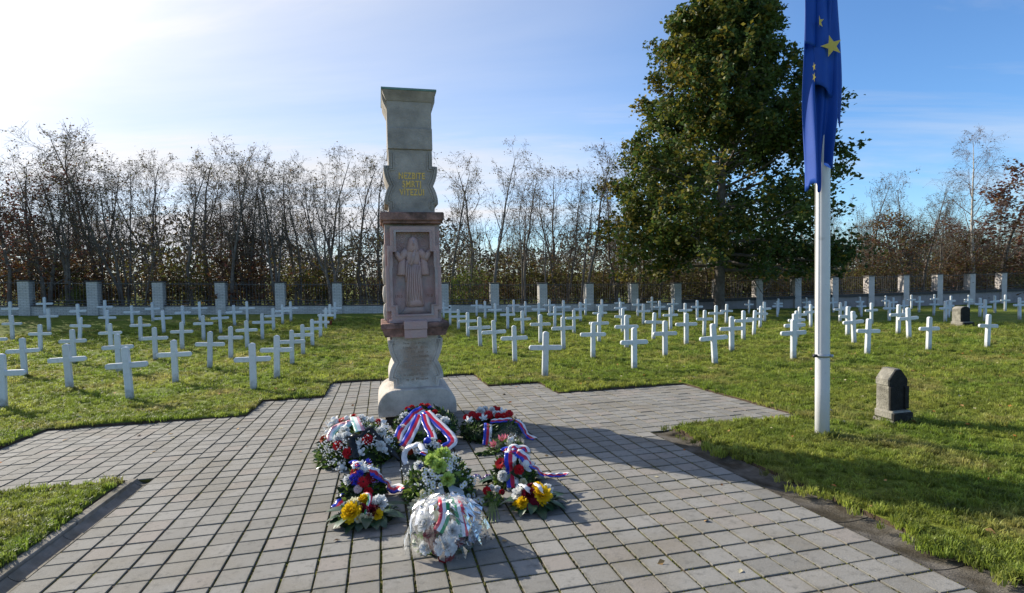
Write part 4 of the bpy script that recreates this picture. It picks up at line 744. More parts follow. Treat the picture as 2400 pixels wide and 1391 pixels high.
def relief_small(b):
    for s_ in (-1, 1):                            # hands, sleeves
        for k in range(4): b.tube([(s_ * (0.238 + .004 * k), YF - .03, zz(2.03 + .012 * s_)), (s_ * (0.215 + 0.02 * k), YF - .028, zz(2.085 + 0.012 * s_ - .006 * abs(k - 1.5)))], [0.008, 0.005], 5)
        loft(b, [(1.70, s_ * 0.160, 0.060, 0.045), (1.72, s_ * 0.160, 0.064, 0.055), (1.85, s_ * 0.15, 0.055, 0.052), (1.95, s_ * 0.14, 0.045, 0.045)], 8)
        loft(b, [(1.64 + .02 * s_, s_ * 0.095, 0.022, 0.05), (1.75, s_ * 0.09, 0.022, 0.055), (1.9, s_ * 0.08, 0.02, 0.05)], 8)
    for x in (-0.085, -0.055, -0.025, 0.005, 0.04, 0.07, 0.095): b.tube([(x * 1.1, YF - .070 + .2 * abs(x) ** 1.4, zz(1.29 + .03 * (x > 0))), (x, YF - .088 + .25 * abs(x) ** 1.4, zz(1.5)), (x * .85, YF - .092 + .2 * abs(x) ** 1.4, zz(1.7)), (x * .7, YF - .085, zz(1.83))], [0.009, 0.013, 0.011, 0.006], 6)
    b.tube([(-0.03, YF - .10, zz(1.84)), (0.0, YF - .098, zz(1.95)), (0.025, YF - .09, zz(2.05))], [0.02, 0.022, 0.015], 6)
obj_ = part('relief_drapery', M['pink_pale'], relief_small, True)
def face(b):
    loft(b, [(2.085, 0.004, 0.02, 0.082), (2.10, 0.004, 0.034, 0.093), (2.135, 0.004, 0.04, 0.097), (2.165, 0.004, 0.036, 0.093), (2.185, 0.004, 0.02, 0.085)], 8)
    b.tube([(0.004, YF - .131, zz(2.15)), (0.004, YF - .142, zz(2.125))], [0.004, 0.007], 5)
part('relief_face', M['pink'], face, True)
def halo(b):
    for k in range(26):
        an = math.pi * (-0.12 + 1.24 * k / 25); r0, r1 = 0.105, 0.17 + 0.02 * (k % 2)
        p = (0.002 + r0 * math.cos(an), YF - .004, zz(2.13 + r0 * math.sin(an))); e = (0.002 + r1 * math.cos(an), YF - .004, zz(2.13 + r1 * math.sin(an)))
        b.tube([p, e], [0.004, 0.007], 4)
    pts = [(0.002 + 0.098 * math.cos(t), YF - .004, zz(2.13 + 0.098 * math.sin(t))) for t in np.linspace(-0.4, math.pi + 0.4, 26)]; b.tube(pts, 0.006, 5)
part('halo', M['pink'], halo)
def mound(b):
    loft(b, [(1.17, 0.0, 0.22, 0.02), (1.22, 0.0, 0.15, 0.035), (1.265, 0.0, 0.135, 0.04)], 10)
part('relief_ground', M['pink'], mound, True)
# carved figure on the left flank
def side(b):
    for z, r, y in ((1.2, .05, 0), (1.45, .055, .0), (1.7, .05, .0), (1.88, .045, .0), (2.02, .035, 0.02)):
        b.lathe([(0.004, -.14), (r * .8, -.11), (r, 0), (r * .8, .10), (0.004, .13)], 10, 0, (-HB + 0.005, y - 0.16, zz(z)))
part('flank_relief', M['limestone_pale'], side, True)
stele('upper_stele', M['limestone'], 0.36, lobed(0.292, 0.36, 0.297, 0.31, zz(3.40), zz(3.165), zz(2.91), zz(2.68), zz(2.55)), 0.265, [(0.028, 0.018), (0.06, 0.014)], zz(2.55), zz(3.40))
def topband(b):
    b.prism([(-0.36, 0), (0.36, 0)] and [(-0.298, zz(3.40)), (0.298, zz(3.40)), (0.298, zz(3.68)), (-0.298, zz(3.68))], -0.385, 0.385, 0, 0.006)
part('band', M['limestone'], topband)
part('neck', M['limestone'], lambda b: b.box(-0.296, 0.296, -0.35, 0.35, zz(3.68), zz(4.05), 0, 0.006))
def capf(b):
    V = [(-.305, -.36, zz(4.045)), (.305, -.36, zz(4.045)), (.305, .36, zz(4.045)), (-.305, .36, zz(4.045)), (-.355, -.43, zz(4.165)), (.355, -.43, zz(4.165)), (.355, .43, zz(4.165)), (-.355, .43, zz(4.165))]
    b.add(V, [(0, 1, 5, 4), (1, 2, 6, 5), (2, 3, 7, 6), (3, 0, 4, 7), (4, 5, 6, 7), (3, 2, 1, 0)])
part('cornice_cap', M['limestone'], capf)
for s_ in (-1, 1):
    pl = [(s_ * .297, zz(3.94)), (s_ * .350, zz(4.06)), (s_ * .356, zz(4.163)), (s_ * .297, zz(4.163))]
    part('side_bracket', M['limestone'], lambda b: b.prism(pl if s_ > 0 else list(reversed(pl)), -0.30, 0.30, 0, 0.0))
part('roof_sheet', M['copper'], lambda b: b.box(-0.365, 0.365, -0.44, 0.44, zz(4.166), zz(4.195), 0, 0.004))
# lettering
def text_mesh(s, size, xs, dep):
    cu = bpy.data.curves.new('t', 'FONT'); cu.body = s; cu.size = size; cu.extrude = dep; cu.offset = 0.0028 if size > .1 else 0.001; cu.align_x = 'CENTER'; cu.space_character = 1.12
    o = bpy.data.objects.new('t', cu); C.objects.link(o); bpy.context.view_layer.update()
    me = bpy.data.meshes.new_from_object(o.evaluated_get(bpy.context.evaluated_depsgraph_get())); bpy.data.objects.remove(o); bpy.data.curves.remove(cu)
    for v in me.vertices: v.co.x *= xs
    me.materials.clear(); me.materials.append(M['gold']); return me
for s_, z, w in (('NEZBITE', 3.005, 0.70), ('SMRTI', 2.895, 0.72), ('VÍTEZÚI', 2.785, 0.70)):
    me = text_mesh(s_, 0.120, w, 0.004); obj('inscription', me, mon, (0.01, -0.362, zz(z)), (math.pi / 2, 0, 0))
for s_, x in (('1915', -0.205), ('1918', 0.205)):
    me = text_mesh(s_, 0.055, 0.85, 0.003); me.materials.clear(); me.materials.append(M['pink_dark']); obj('date', me, mon, (x, YF - 0.003, zz(1.395)), (math.pi / 2, 0, 0))

# ================================================================== CROSSES
def cross_meshes(seed):
    q = random.Random(seed); w = 0.0575 + q.uniform(-.003, .003); hd = 0.045
    p = [(-w, -0.15), (w, -0.15)] + [(w * math.cos(t), 0.95 - 0.042 + 0.042 * math.sin(t)) for t in np.linspace(0, math.pi, 9)]
    b = MB(); b.prism(p, -hd, hd, 0, 0.012); up_ = b.mesh('upright', M['white_paint'])
    a = 0.335 + q.uniform(-.012, .012); h = 0.05; z = 0.625 + q.uniform(-.01, .012)
    p = [(a - 0.04 + 0.04 * math.cos(t), z + h * math.sin(t)) for t in np.linspace(-math.pi / 2, math.pi / 2, 8)] + [(-a + 0.04 + 0.04 * math.cos(t), z + h * math.sin(t)) for t in np.linspace(math.pi / 2, 3 * math.pi / 2, 8)]
    b = MB(); b.prism(p, -0.034, 0.034, 0, 0.010); return up_, b.mesh('crossbeam', M['white_paint'])
CM = [cross_meshes(s) for s in range(4)]
def cam_px(v):
    d = Vector(v) - Vector((0, 0, 1.7)); z = d.dot(fwd); return 1200 + 1298 * d.dot(r2) / z
info = []
for i, (x, y, h, tl) in enumerate(CROSSES):
    z = gz(x, y); u = cam_px((x, y, z)); zone = 0 if u < 900 else 1 if u < 1680 else 2 if u < 1915 else 3
    info.append([i, zone, u, math.hypot(x, y)])
ZN = ['left of the monument', 'between monument and big tree', 'between big tree trunk and flagpole', 'right of the flagpole']
SPECIAL = {}
lab = {}
for zn in range(4):
    L = sorted([r for r in info if r[1] == zn], key=lambda r: r[2]); D = sorted([r[3] for r in L])
    for k, r in enumerate(L):
        f = D.index(r[3]) / max(1, len(L) - 1); dep = 'near' if f < 0.34 else 'mid-distance' if f < 0.68 else 'far'
        tl = CROSSES[r[0]][3]; lean = ' leaning right' if tl > 0.045 else ' leaning left' if tl < -0.045 else ''
        lab[r[0]] = '%s white cross%s %s, %s from the left' % (dep, lean, ZN[zn], ordn(k + 1))
qr = random.Random(31)
for i, (x, y, h, tl) in enumerate(CROSSES):
    t = thing('grave_cross', lab[i], 'cross', (x, y, gz(x, y) + 0.02), 0, 'white crosses of the war graves')
    t.rotation_euler = (qr.uniform(-.02, .02), tl, YAW + qr.uniform(-.07, .07)); s = h / 0.95; t.scale = (s, s, s)
    m_ = CM[qr.randrange(4)]; obj('upright', m_[0], t); obj('crossbeam', m_[1], t)

# ================================================================== FLAGPOLE, FLAG
FX, FY = 3.443, 6.13; FZ = gz(FX, FY)
fp_ = thing('flagpole', 'tall white metal flagpole standing in the grass on the right', 'flagpole', (FX, FY, FZ))
b = MB(); b.lathe([(0.074, -0.2), (0.074, 0.6), (0.070, 3.0), (0.064, 6.5), (0.058, 9.0), (0.05, 9.05)], 28); b.build('pole', M['pole'], fp_, True)
zc_ = 0.945
b = MB(); b.lathe([(0.074, zc_ - .018), (0.081, zc_ - .016), (0.081, zc_ + .016), (0.074, zc_ + .018)], 28); cl_ = b.build('clamp', M['grey_metal'], fp_, True)
b = MB(); b.tube([(-0.075, -.02, zc_), (-0.115, -.03, zc_)], [0.016, 0.02], 10); b.build('cleat', M['dark_metal'], cl_, True)
b = MB(); b.tube([(0.060, -.05, zc_), (0.082, -.068, zc_)], [0.018, 0.018], 10); b.build('bolt', M['grey_metal'], cl_, True)
b = MB(); b.tube([(-0.093, -.015, zc_ + .01), (-0.094, -.012, 2.2), (-0.086, -.01, 5.0), (-0.075, -.01, 8.6)], 0.0035, 5); b.build('halyard', mat('rope', (0.45, 0.42, 0.36), 0.9), fp_)
fl_ = thing('flag', 'limp dark blue flag with yellow stars hanging against the pole', 'flag', (FX, FY, FZ))
M['flag'] = mat('blue_flag_cloth', (0.004, 0.060, 0.36), 0.6, 0.08, 6.0, trans=0.10, spec=0.3)
M['star'] = mat('yellow_flag_star', (0.62, 0.48, 0.10), 0.6, 0.05, 6.0, trans=0.2)
def sm(x): x = max(0.0, min(1.0, x)); return x * x * (3 - 2 * x)
def cloth(xl, xr, zb, y0, folds, ztop=6.9, nx=44, nz=70):
    """hanging cloth panel: xl/xr(z) side limits, zb(s) lower border, folds(s,z) depth"""
    V = []; F = []
    for j in range(nz + 1):
        for i in range(nx + 1):
            s = i / nx; z0 = zb(s); z = ztop + (z0 - ztop) * j / nz
            x = xl(z) + (xr(z) - xl(z)) * s
            V.append((x, y0 + folds(s, z), z))
    for j in range(nz):
        for i in range(nx):
            k = j * (nx + 1) + i; F.append((k, k + nx + 1, k + nx + 2, k + 1))
    return V, F
def px2(px, py):
    """scene point (relative to the pole foot) at the pole's depth"""
    z = 6.13 / fwd.y; d = r2 * ((px - 1200) / 1298) + u2 * (-(py - 695.5) / 1298) + fwd; t = (FY - 0.12) / d.y
    return d.x * t - FX, 1.7 + d.z * t - FZ
cb = MB()
xA, zA = px2(1930, 445); lerp = lambda a, b_, t: a + (b_ - a) * t
X = lambda p: px2(p, 250)[0]; Zp = lambda p: px2(1930, p)[1]
V, F = cloth(lambda z: lerp(X(1900), X(1884), sm((z - Zp(445)) / (Zp(200) - Zp(445)))), lambda z: lerp(X(1960), X(1972), sm((z - Zp(390)) / (Zp(250) - Zp(390)))) - 0.02 * sm((z - 4.6) / 1.5),
    lambda s: Zp(445) + (0.02 + 0.05 * math.sin(s * 14)) * (s > 0.05) + sm((s - 0.38) / 0.14) * (Zp(392) - Zp(445)) + sm((s - 0.80) / 0.15) * (Zp(306) - Zp(392)),
    -0.115, lambda s, z: 0.05 * math.sin(9.5 * s + 0.9 * z) + 0.03 * math.sin(21 * s - 1.7 * z) + 0.05 * (2 * s - 1) ** 2); cb.add(V, F)
V, F = cloth(lambda z: X(1905) - 0.01 * math.sin(z * 2), lambda z: lerp(X(1972), X(1957), sm((z - 3.8) / 1.4)), lambda s: lerp(Zp(200), Zp(232), sm(s / 0.75)) - sm((s - 0.72) / 0.28) * (Zp(232) - Zp(300)),
    -0.185, lambda s, z: 0.03 * math.sin(8 * s + 0.5 * z + 1) + 0.10 * abs(s - 0.45) ** 1.6 * 2.2 + 0.03 * sm((3.9 - z) / 0.5)); cb.add(V, F)
V, F = cloth(lambda z: X(1879) + 0.006 * math.sin(z * 3), lambda z: X(1915), lambda s: Zp(106) - 0.02 * math.sin(s * 3.1) - 0.02 * s, -0.165, lambda s, z: -0.045 * math.sin(math.pi * min(1, s * 1.1)) + 0.03 * s + 0.01 * math.sin(z * 2.5 + 5 * s)); cb.add(V, F)
cl = cb.build('cloth', M['flag'], fl_, True)
sd = cl.modifiers.new('thickness', 'SOLIDIFY'); sd.thickness = 0.003
def star(px, py, rad, rot, y, xs=1.0, clip=None):
    x0, z0 = px2(px, py); b = MB(); pts = []
    for k in range(10):
        r_ = rad if k % 2 == 0 else rad * 0.40; an = math.pi / 2 + k * math.pi / 5 + rot; xx = r_ * math.cos(an) * xs
        if clip is not None: xx = max(xx, clip)
        pts.append((x0 + xx, y + 0.25 * abs(xx) ** 1.5, z0 + r_ * math.sin(an)))
    pts.append((x0, y - 0.002, z0)); b.add(pts, [(k, (k + 1) % 10, 10) for k in range(10)])
    return b.build('star', M['star'], fl_)
star(1938, 117, 0.118, 0.28, -0.218); star(1907, 62, 0.07, 0.1, -0.225, 0.8, 0.0); star(1899, 163, 0.05, 0.2, -0.195, 0.35); star(1899, 187, 0.055, 0.9, -0.195, 0.35)

# ================================================================== STONE MARKERS, POT
def marker(name, label, loc, w, d, h, gable):
    t = thing(name, label, 'grave marker', loc, YAW)
    b = MB(); b.box(-w * 0.62, w * 0.62, -d * 0.95, d * 0.62, -0.1, h * 0.10, 0, 0.012); b.box(-w * 0.58, w * 0.58, -d * 0.85, d * 0.58, h * 0.10, h * 0.26, 0, 0.02); b.build('plinth', M['marker'], t); b = MB(); b.box(-w * 0.56, w * 0.56, -d * 0.955, -d * .70, -0.08, h * 0.235, 0, 0.01); b.build('plinth_face', M['dark_stone'], t)  # plinth front slab coloured near-black, its shade painted in
    hw = w / 2
    if gable: p = [(-hw, h * .26), (hw, h * .26), (hw, h * .70), (hw * 1.1, h * .71), (hw * 1.1, h * .82), (hw * 0.30, h), (-hw * 0.30, h), (-hw * 1.1, h * .82), (-hw * 1.1, h * .71), (-hw, h * .70)]
    else: p = [(-hw, h * .26), (hw, h * .26), (hw, h * .85)] + [(hw * math.cos(t_), h * .85 + h * .15 * math.sin(t_)) for t_ in np.linspace(0.3, math.pi - 0.3, 6)] + [(-hw, h * .85)]
    b = MB(); b.prism(p, -d / 2, d / 2, 0, 0.012); b.build('stone', M['marker'], t)
    b = MB(); b.prism([(x * .97, h * .265 + (z - h * .26) * .975) for x, z in p], -d / 2 - 0.006, -d / 2 + 0.01); b.build('front_face', M['dark_stone'], t)  # front skin darkened to paint the shade on the side away from the sun
    if gable:
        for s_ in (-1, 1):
            b = MB(); b.box(s_ * hw * .86 - .03, s_ * hw * .86 + .03, -d / 2 - 0.03, -d / 2 - 0.008, h * .28, h * .69, 0, 0.006); b.build('colonnette', M['dark_stone'], t)  # same painted shade as the front skin
    return t
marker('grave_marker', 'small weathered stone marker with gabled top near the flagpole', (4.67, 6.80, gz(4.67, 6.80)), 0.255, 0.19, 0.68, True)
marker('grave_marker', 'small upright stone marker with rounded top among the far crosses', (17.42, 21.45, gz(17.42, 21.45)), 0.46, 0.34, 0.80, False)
pt_ = thing('flower_pot', 'rusty red pot of yellow flowers beside a far cross on the left', 'flower pot', (-8.62, 26.0, gz(-8.62, 26.0)))
b = MB(); b.lathe([(0.08, 0), (0.10, 0.02), (0.14, 0.2), (0.15, 0.21), (0.13, 0.215)], 14); b.build('pot', mat('terracotta', (0.28, 0.07, 0.04), 0.8), pt_, True)
_q = np.random.default_rng(2); Pq = _q.normal(0, 1, (140, 3)); Pq /= np.linalg.norm(Pq, axis=1)[:, None]; Pq[:, 2] = abs(Pq[:, 2]); Pq = Pq * 0.17 * _q.uniform(.6, 1, (140, 1)) + [0, 0, .25]
obj('blossom', quads_mesh('blossom', Pq, _q.normal(0, .03, (140, 3)), _q.normal(0, .03, (140, 3)), [mat('yellow_petal', (0.7, 0.5, 0.03), 0.7, trans=0.3), M['leaf_olive']], (_q.random(140) < .35).astype(int)), pt_)
b = MB(); b.lathe([(0.004, -.05), (0.04, -.04), (0.055, 0), (0.04, .04), (0.004, .055)], 10)
_x, _y = CROSSES[47][:2]
tag(b.build('lantern', M['dark_metal'], None, True, (_x, _y - 0.03, gz(_x, _y) + 0.86)), 'small dark ornament fixed on a far cross beside the monument', 'ornament')

# ================================================================== TREES
def rot_about(d, axis, ang): return Matrix.Rotation(ang, 3, axis) @ d
class Tree:
    def __init__(s, seed): s.q = random.Random(seed); s.mb = MB(); s.tips = []
    def branch(s, p, d, L, r, lev, cfg):
        q = s.q; c = cfg[lev]; n = c['n']; pts = [p.copy()]; rad = [r]; dirs = [d.copy()]
        for k in range(n):
            wv = c['wob']; d = (d + Vector((q.gauss(0, wv), q.gauss(0, wv), q.gauss(0, wv) + c['up']))).normalized()
            p = p + d * (L / n); pts.append(p.copy()); dirs.append(d.copy()); rad.append(max(r * (1 - (k + 1) / n * c['taper']), c.get('rmin', 0.004)))
        s.mb.tube(pts, rad, c['sides'], c.get('mat', 0), cap=False)
        if lev >= c.get('leaf', 99):
            for k in range(1, n + 1): s.tips.append((pts[k], dirs[k], lev))
        if lev + 1 < len(cfg):
            nc = c['kids']; t0 = c['t0']; nc = max(1, int(round(nc * q.uniform(0.8, 1.2))))
            for k in range(nc):
                t = t0 + (1 - t0) * ((k + q.random()) / nc) ** c.get('pw', 1.0); f = t * n; i = min(int(f), n - 1); u = f - i
                pp = pts[i].lerp(pts[i + 1], u); dd = dirs[i + 1]
                ax_ = dd.orthogonal().normalized(); ax_ = rot_about(ax_, dd, q.uniform(0, 6.28)) if 'phi' not in c else rot_about(ax_, dd, c['phi'] * k + q.uniform(-.4, .4))
                nd = rot_about(dd, ax_, R(q.uniform(*c['ang'])))
                l2 = c['len'](t, q) * L; s.branch(pp, nd, l2, max(rad[i + 1] * c['rk'], 0.005), lev + 1, cfg)
def locust_cfg(v):
    return [dict(n=10, wob=0.075, up=0.06, taper=0.86, sides=7, kids=12, t0=0.30, ang=(24, 52), len=lambda t, q: (0.40 - 0.22 * t) * q.uniform(.7, 1.2), rk=0.55, phi=2.4, rmin=0.012),
            dict(n=6, wob=0.16, up=0.09, taper=0.8, sides=5, kids=6, t0=0.25, ang=(25, 60), len=lambda t, q: (0.55 - 0.25 * t) * q.uniform(.7, 1.2), rk=0.6, leaf=9),
            dict(n=4, wob=0.2, up=0.04, taper=0.7, sides=3, kids=7, t0=0.15, ang=(25, 65), len=lambda t, q: 0.5 * q.uniform(.6, 1.3), rk=0.6, rmin=0.006, leaf=2),
            dict(n=3, wob=0.22, up=0.02, taper=0.6, sides=3, rmin=0.0045, leaf=3, kids=0, t0=0, ang=(0, 0), len=None, rk=1)]
def leaf_cloud(tips, q, per, size, spread, mats, pick=None):
    P = []; U = []; V = []; mi = []
    for p, d, lev in tips:
        k = per(lev, q)
        for _ in range(k):
            o = Vector((q.gauss(0, spread), q.gauss(0, spread), q.gauss(0, spread))); pp = p + o
            a = Vector((q.gauss(0, 1), q.gauss(0, 1), q.gauss(0, .6))).normalized(); b_ = a.orthogonal().normalized(); b_ = rot_about(b_, a, q.uniform(0, 6.28)); sz = size * q.uniform(.6, 1.3)
            P.append(pp); U.append(a * sz); V.append(b_ * sz * .62); mi.append(pick(pp, q) if pick else 0)
    return np.array([tuple(p) for p in P]).reshape(-1, 3), np.array([tuple(p) for p in U]).reshape(-1, 3), np.array([tuple(p) for p in V]).reshape(-1, 3), np.array(mi, int)
def make_tree(seed, cfg, H, r, stems, per, size, spread, mats, bark, lean=0.12, pick=None, base_r=0.12):
    t = Tree(seed); q = t.q
    for k in range(stems):
        an = q.uniform(0, 6.28); l = lean * (0.4 + q.random()) if stems > 1 else lean * .5
        t.branch(Vector((math.cos(an) * base_r * (stems > 1), math.sin(an) * base_r * (stems > 1), -0.2)), Vector((math.cos(an) * l, math.sin(an) * l, 1)).normalized(), H * (q.uniform(.78, 1.0) if k else 1.0), r * (q.uniform(.7, 1) if k else 1), 0, cfg)
    tm = t.mb.mesh('trunk', bark, True)
    P, U, V, mi = leaf_cloud(t.tips, q, per, size, spread, mats, pick)
    zmax = max(p[2] for p in t.mb.v)
    cm = quads_mesh('crown', P, U, V, mats, mi, 0.25)
    return tm, cm, zmax
VAR = []
for k, (st, sd_) in enumerate(((1, 3), (2, 8), (3, 14), (1, 21), (2, 33), (2, 41), (1, 55))):
    VAR.append(make_tree(sd_, locust_cfg(k), 9.2, 0.105 if st > 1 else 0.13, st, lambda lev, q: int(q.random() < 0.22), 0.055, 0.10, [M['leaf_sparse'], M['leaf_olive'], M['leaf_brown']], M['bark'], 0.10, lambda p, q: 0 if q.random() < .7 else q.choice((1, 2)), 0.22))
def put_tree(name, label, cat, var, a, b, H, rz, group=None, wid=1.0):
    p = P3(a, b); t = thing(name, label, cat, p, rz, group); s = H / var[2]; t.scale = (s * wid, s * wid, s)
    obj('trunk', var[0], t); obj('crown', var[1], t); return t
TALL = [(-18.39,30.8,8.72),(-18.22,32.44,9.26),(-18.1,34.07,9.23),(-15.74,31.21,8.85),(-15.52,32.85,10.66),(-15.13,34.48,10.77),(-13.14,31.62,9.11),(-12.17,33.25,9.88),(-11.65,34.89,10.55),(-9.97,32.03,9.45),(-9.56,33.66,10.62),(-7.56,30.8,9.67),(-7.01,32.44,9.76),(-6.69,34.07,10.41),(-5.13,31.21,9.59),(-4.29,32.85,9.66),(-3.25,34.48,10.98),(-1.92,31.62,9.95),(-0.47,33.25,10.27),(0.68,34.89,10.92),(5.15,32.03,10.07),(6.52,33.66,10.86),(7.71,30.8,11.12),(9.95,32.44,10.33),(12.41,34.07,10.7),(13.35,31.21,10.79),(16.76,32.85,12.0),(19.55,34.48,11.89),(35.33,31.62,9.84),(39.65,33.25,10.46),(43.96,34.89,11.06),(43.16,32.03,9.6),(47.61,33.66,8.03)]
qt = random.Random(77)
TT = sorted(TALL, key=lambda r: cam_px(P3(r[0], r[1], 1.0)))
nl = 0
for k, (a, b_, H) in enumerate(TT):
    L_ = 'tall nearly bare tree behind the fence, %s from the left' % ordn(k + 1)
    put_tree('bare_tree', L_, 'tree', VAR[(k * 3 + (k // 7)) % 7], a, b_, H, qt.uniform(0, 6.28), 'bare trees behind the fence', 0.9 + 0.25 * qt.random())
_extra = []
for k in range(26):
    b_ = qt.uniform(30.6, 35.5); lo, hi = -18.8 - (b_ - 31) * .56, 52.3 + (b_ - 31) * 1.49
    a = lo + (hi - lo) * (k + qt.random()) / 26; _extra.append((a, b_, qt.uniform(6.2, 9.6)))
_extra.sort(key=lambda r: cam_px(P3(r[0], r[1], 1.0)))
for k, (a, b_, H) in enumerate(_extra):
    put_tree('bare_tree', 'medium sized bare tree between the tall ones, %s from the left' % ordn(k + 1), 'tree', VAR[(k * 5 + 2) % 7], a, b_, H, qt.uniform(0, 6.28), 'medium bare trees behind the fence', 0.8 + 0.2 * qt.random())
# thinner wood behind
far = []
for k in range(24):
    b_ = qt.uniform(36, 50); lo, hi = -18.8 - (b_ - 31) * .56, 52.3 + (b_ - 31) * 1.49
    a = lo + (hi - lo) * (k + qt.random()) / 24; far.append((a, b_, qt.uniform(7.0, 10.0)))
far.sort(key=lambda r: cam_px(P3(r[0], r[1], 1.0)))
for k, (a, b_, H) in enumerate(far):
    put_tree('bare_tree', 'slender bare tree deeper in the wood, %s from the left' % ordn(k + 1), 'tree', VAR[(k * 2 + 1) % 7], a, b_, H, qt.uniform(0, 6.28), 'slender trees deeper in the wood', 0.8)
# saplings: thin upright stems seen through the railings
sap_cfg = [dict(n=6, wob=0.08, up=0.06, taper=0.8, sides=5, kids=9, t0=0.2, ang=(25, 55), len=lambda t, q: (0.38 - .15 * t) * q.uniform(.6, 1.2), rk=0.5, rmin=0.008),
           dict(n=4, wob=0.2, up=0.06, taper=0.7, sides=3, kids=5, t0=0.2, ang=(25, 60), len=lambda t, q: .5 * q.uniform(.6, 1.2), rk=0.6, rmin=0.006, leaf=1),
           dict(n=3, wob=0.25, up=0.0, taper=0.6, sides=3, kids=0, t0=0, ang=(0, 0), len=None, rk=1, rmin=0.005, leaf=2)]
SAP = [make_tree(100 + k, sap_cfg, 5.0, 0.05, 1 + k % 3, lambda lev, q: int(q.random() < .55), 0.07, 0.10, [M['leaf_brown'], M['leaf_olive'], M['leaf_sparse']], M['bark_brown'] if k % 2 else M['bark'], 0.16, lambda p, q: q.randrange(3), 0.15) for k in range(5)]
sl = []
for k in range(84):
    b_ = qt.uniform(30.2, 36.5); lo, hi = -18.8 - (b_ - 31) * .56, 52.3 + (b_ - 31) * 1.49
    sl.append((lo + (hi - lo) * (k + qt.random()) / 84, b_, qt.uniform(3.4, 6.4)))
sl.sort(key=lambda r: cam_px(P3(r[0], r[1], 1.0)))
for k, (a, b_, H) in enumerate(sl):
    t = k // 10
    put_tree('sapling', 'thin sapling close behind the railings, %s in the %s ten from the left' % (ordn(k % 10 + 1), ordn(t + 1)), 'sapling', SAP[k % 5], a, b_, H, qt.uniform(0, 6.28), 'saplings behind the railings', 0.9)
# shrubs
shr_cfg = [dict(n=5, wob=0.14, up=0.05, taper=0.7, sides=4, kids=7, t0=0.15, ang=(25, 60), len=lambda t, q: .5 * q.uniform(.6, 1.2), rk=0.6, rmin=0.006, leaf=9),
           dict(n=4, wob=0.22, up=0.03, taper=0.6, sides=3, kids=5, t0=0.2, ang=(25, 65), len=lambda t, q: .5 * q.uniform(.6, 1.2), rk=0.6, rmin=0.005, leaf=1),
           dict(n=3, wob=0.25, up=0.0, taper=0.6, sides=3, kids=0, t0=0, ang=(0, 0), len=None, rk=1, rmin=0.004, leaf=2)]
def shrub(seed, mats, per, size=0.075): return make_tree(seed, shr_cfg, 2.6, 0.03, 7, per, size, 0.12, mats, M['bark_brown'], 0.45, lambda p, q: 0 if q.random() < .72 else 1, 0.3)
SHR = {'olive': [shrub(201, [M['leaf_olive'], M['leaf_brown']], lambda l, q: 1 + int(q.random() < .6)), shrub(202, [M['leaf_olive'], M['leaf_sparse']], lambda l, q: 1)],
       'brown': [shrub(203, [M['leaf_brown'], M['leaf_red']], lambda l, q: 1 + int(q.random() < .4)), shrub(204, [M['leaf_brown'], M['leaf_olive']], lambda l, q: 1)],
       'bare': [shrub(205, [M['leaf_sparse'], M['leaf_brown']], lambda l, q: int(q.random() < .35))],
       'bright': [shrub(206, [M['leaf_fresh'], M['leaf_olive']], lambda l, q: 1 + int(q.random() < .7))]}
bl = []
for k in range(74):
    b_ = qt.uniform(31.5, 38); lo, hi = -18.8 - (b_ - 31) * .56, 52.3 + (b_ - 31) * 1.49
    a = lo + (hi - lo) * (k + qt.random()) / 74; f = (a - lo) / (hi - lo)
    kd = qt.choice(('olive', 'brown', 'bare', 'olive', 'brown') if f < .45 else ('olive', 'brown', 'olive', 'olive') if f < .75 else ('olive', 'olive', 'brown'))
    bl.append((a, b_, qt.uniform(2.0, 4.2), kd))
bl.sort(key=lambda r: cam_px(P3(r[0], r[1], 1.0)))
cnt_ = {}
for k, (a, b_, H, kd) in enumerate(bl):
    cnt_[kd] = cnt_.get(kd, 0) + 1
    put_tree('shrub', '%s shrub in the undergrowth behind the fence, %s of its kind from left' % ({'olive': 'olive green', 'brown': 'brown leaved', 'bare': 'nearly bare'}[kd], ordn(cnt_[kd])), 'shrub', SHR[kd][k % len(SHR[kd])], a, b_, H, qt.uniform(0, 6.28), 'undergrowth behind the fence', 1.25)
put_tree('shrub', 'bright green leafy shrub behind the railings just right of the monument', 'shrub', SHR['bright'][0], 5.9, 30.4, 3.4, 1.0, None, 1.0)
put_tree('shrub', 'small yellow green shrub behind the second railing bay on the left', 'shrub', SHR['bright'][0], -14.9, 30.3, 1.9, 2.2, None, 0.7)
# russet trees
oak_cfg = [dict(n=7, wob=0.07, up=0.04, taper=0.85, sides=7, kids=15, t0=0.16, ang=(40, 75), len=lambda t, q: (0.52 - 0.30 * t) * q.uniform(.8, 1.15), rk=0.5, phi=2.4, rmin=0.012),
           dict(n=5, wob=0.15, up=0.05, taper=0.8, sides=4, kids=7, t0=0.2, ang=(30, 60), len=lambda t, q: .42 * q.uniform(.7, 1.2), rk=0.55, leaf=9),
           dict(n=4, wob=0.2, up=0.02, taper=0.7, sides=3, kids=4, t0=0.2, ang=(30, 65), len=lambda t, q: .5 * q.uniform(.7, 1.2), rk=0.6, rmin=0.006, leaf=2),
           dict(n=3, wob=0.2, up=0.0, taper=0.6, sides=3, kids=0, t0=0, ang=(0, 0), len=None, rk=1, rmin=0.005, leaf=3)]
OAK = make_tree(301, oak_cfg, 8.5, 0.16, 1, lambda l, q: 2 + int(q.random() < .75), 0.105, 0.16, [M['leaf_red'], M['leaf_brown']], M['bark'], 0.1, lambda p, q: int(q.random() < .35))
OAK2 = make_tree(302, oak_cfg, 8.0, 0.15, 2, lambda l, q: int(q.random() < .75), 0.085, 0.14, [M['leaf_red'], M['leaf_sparse']], M['bark'], 0.15, lambda p, q: int(q.random() < .4))
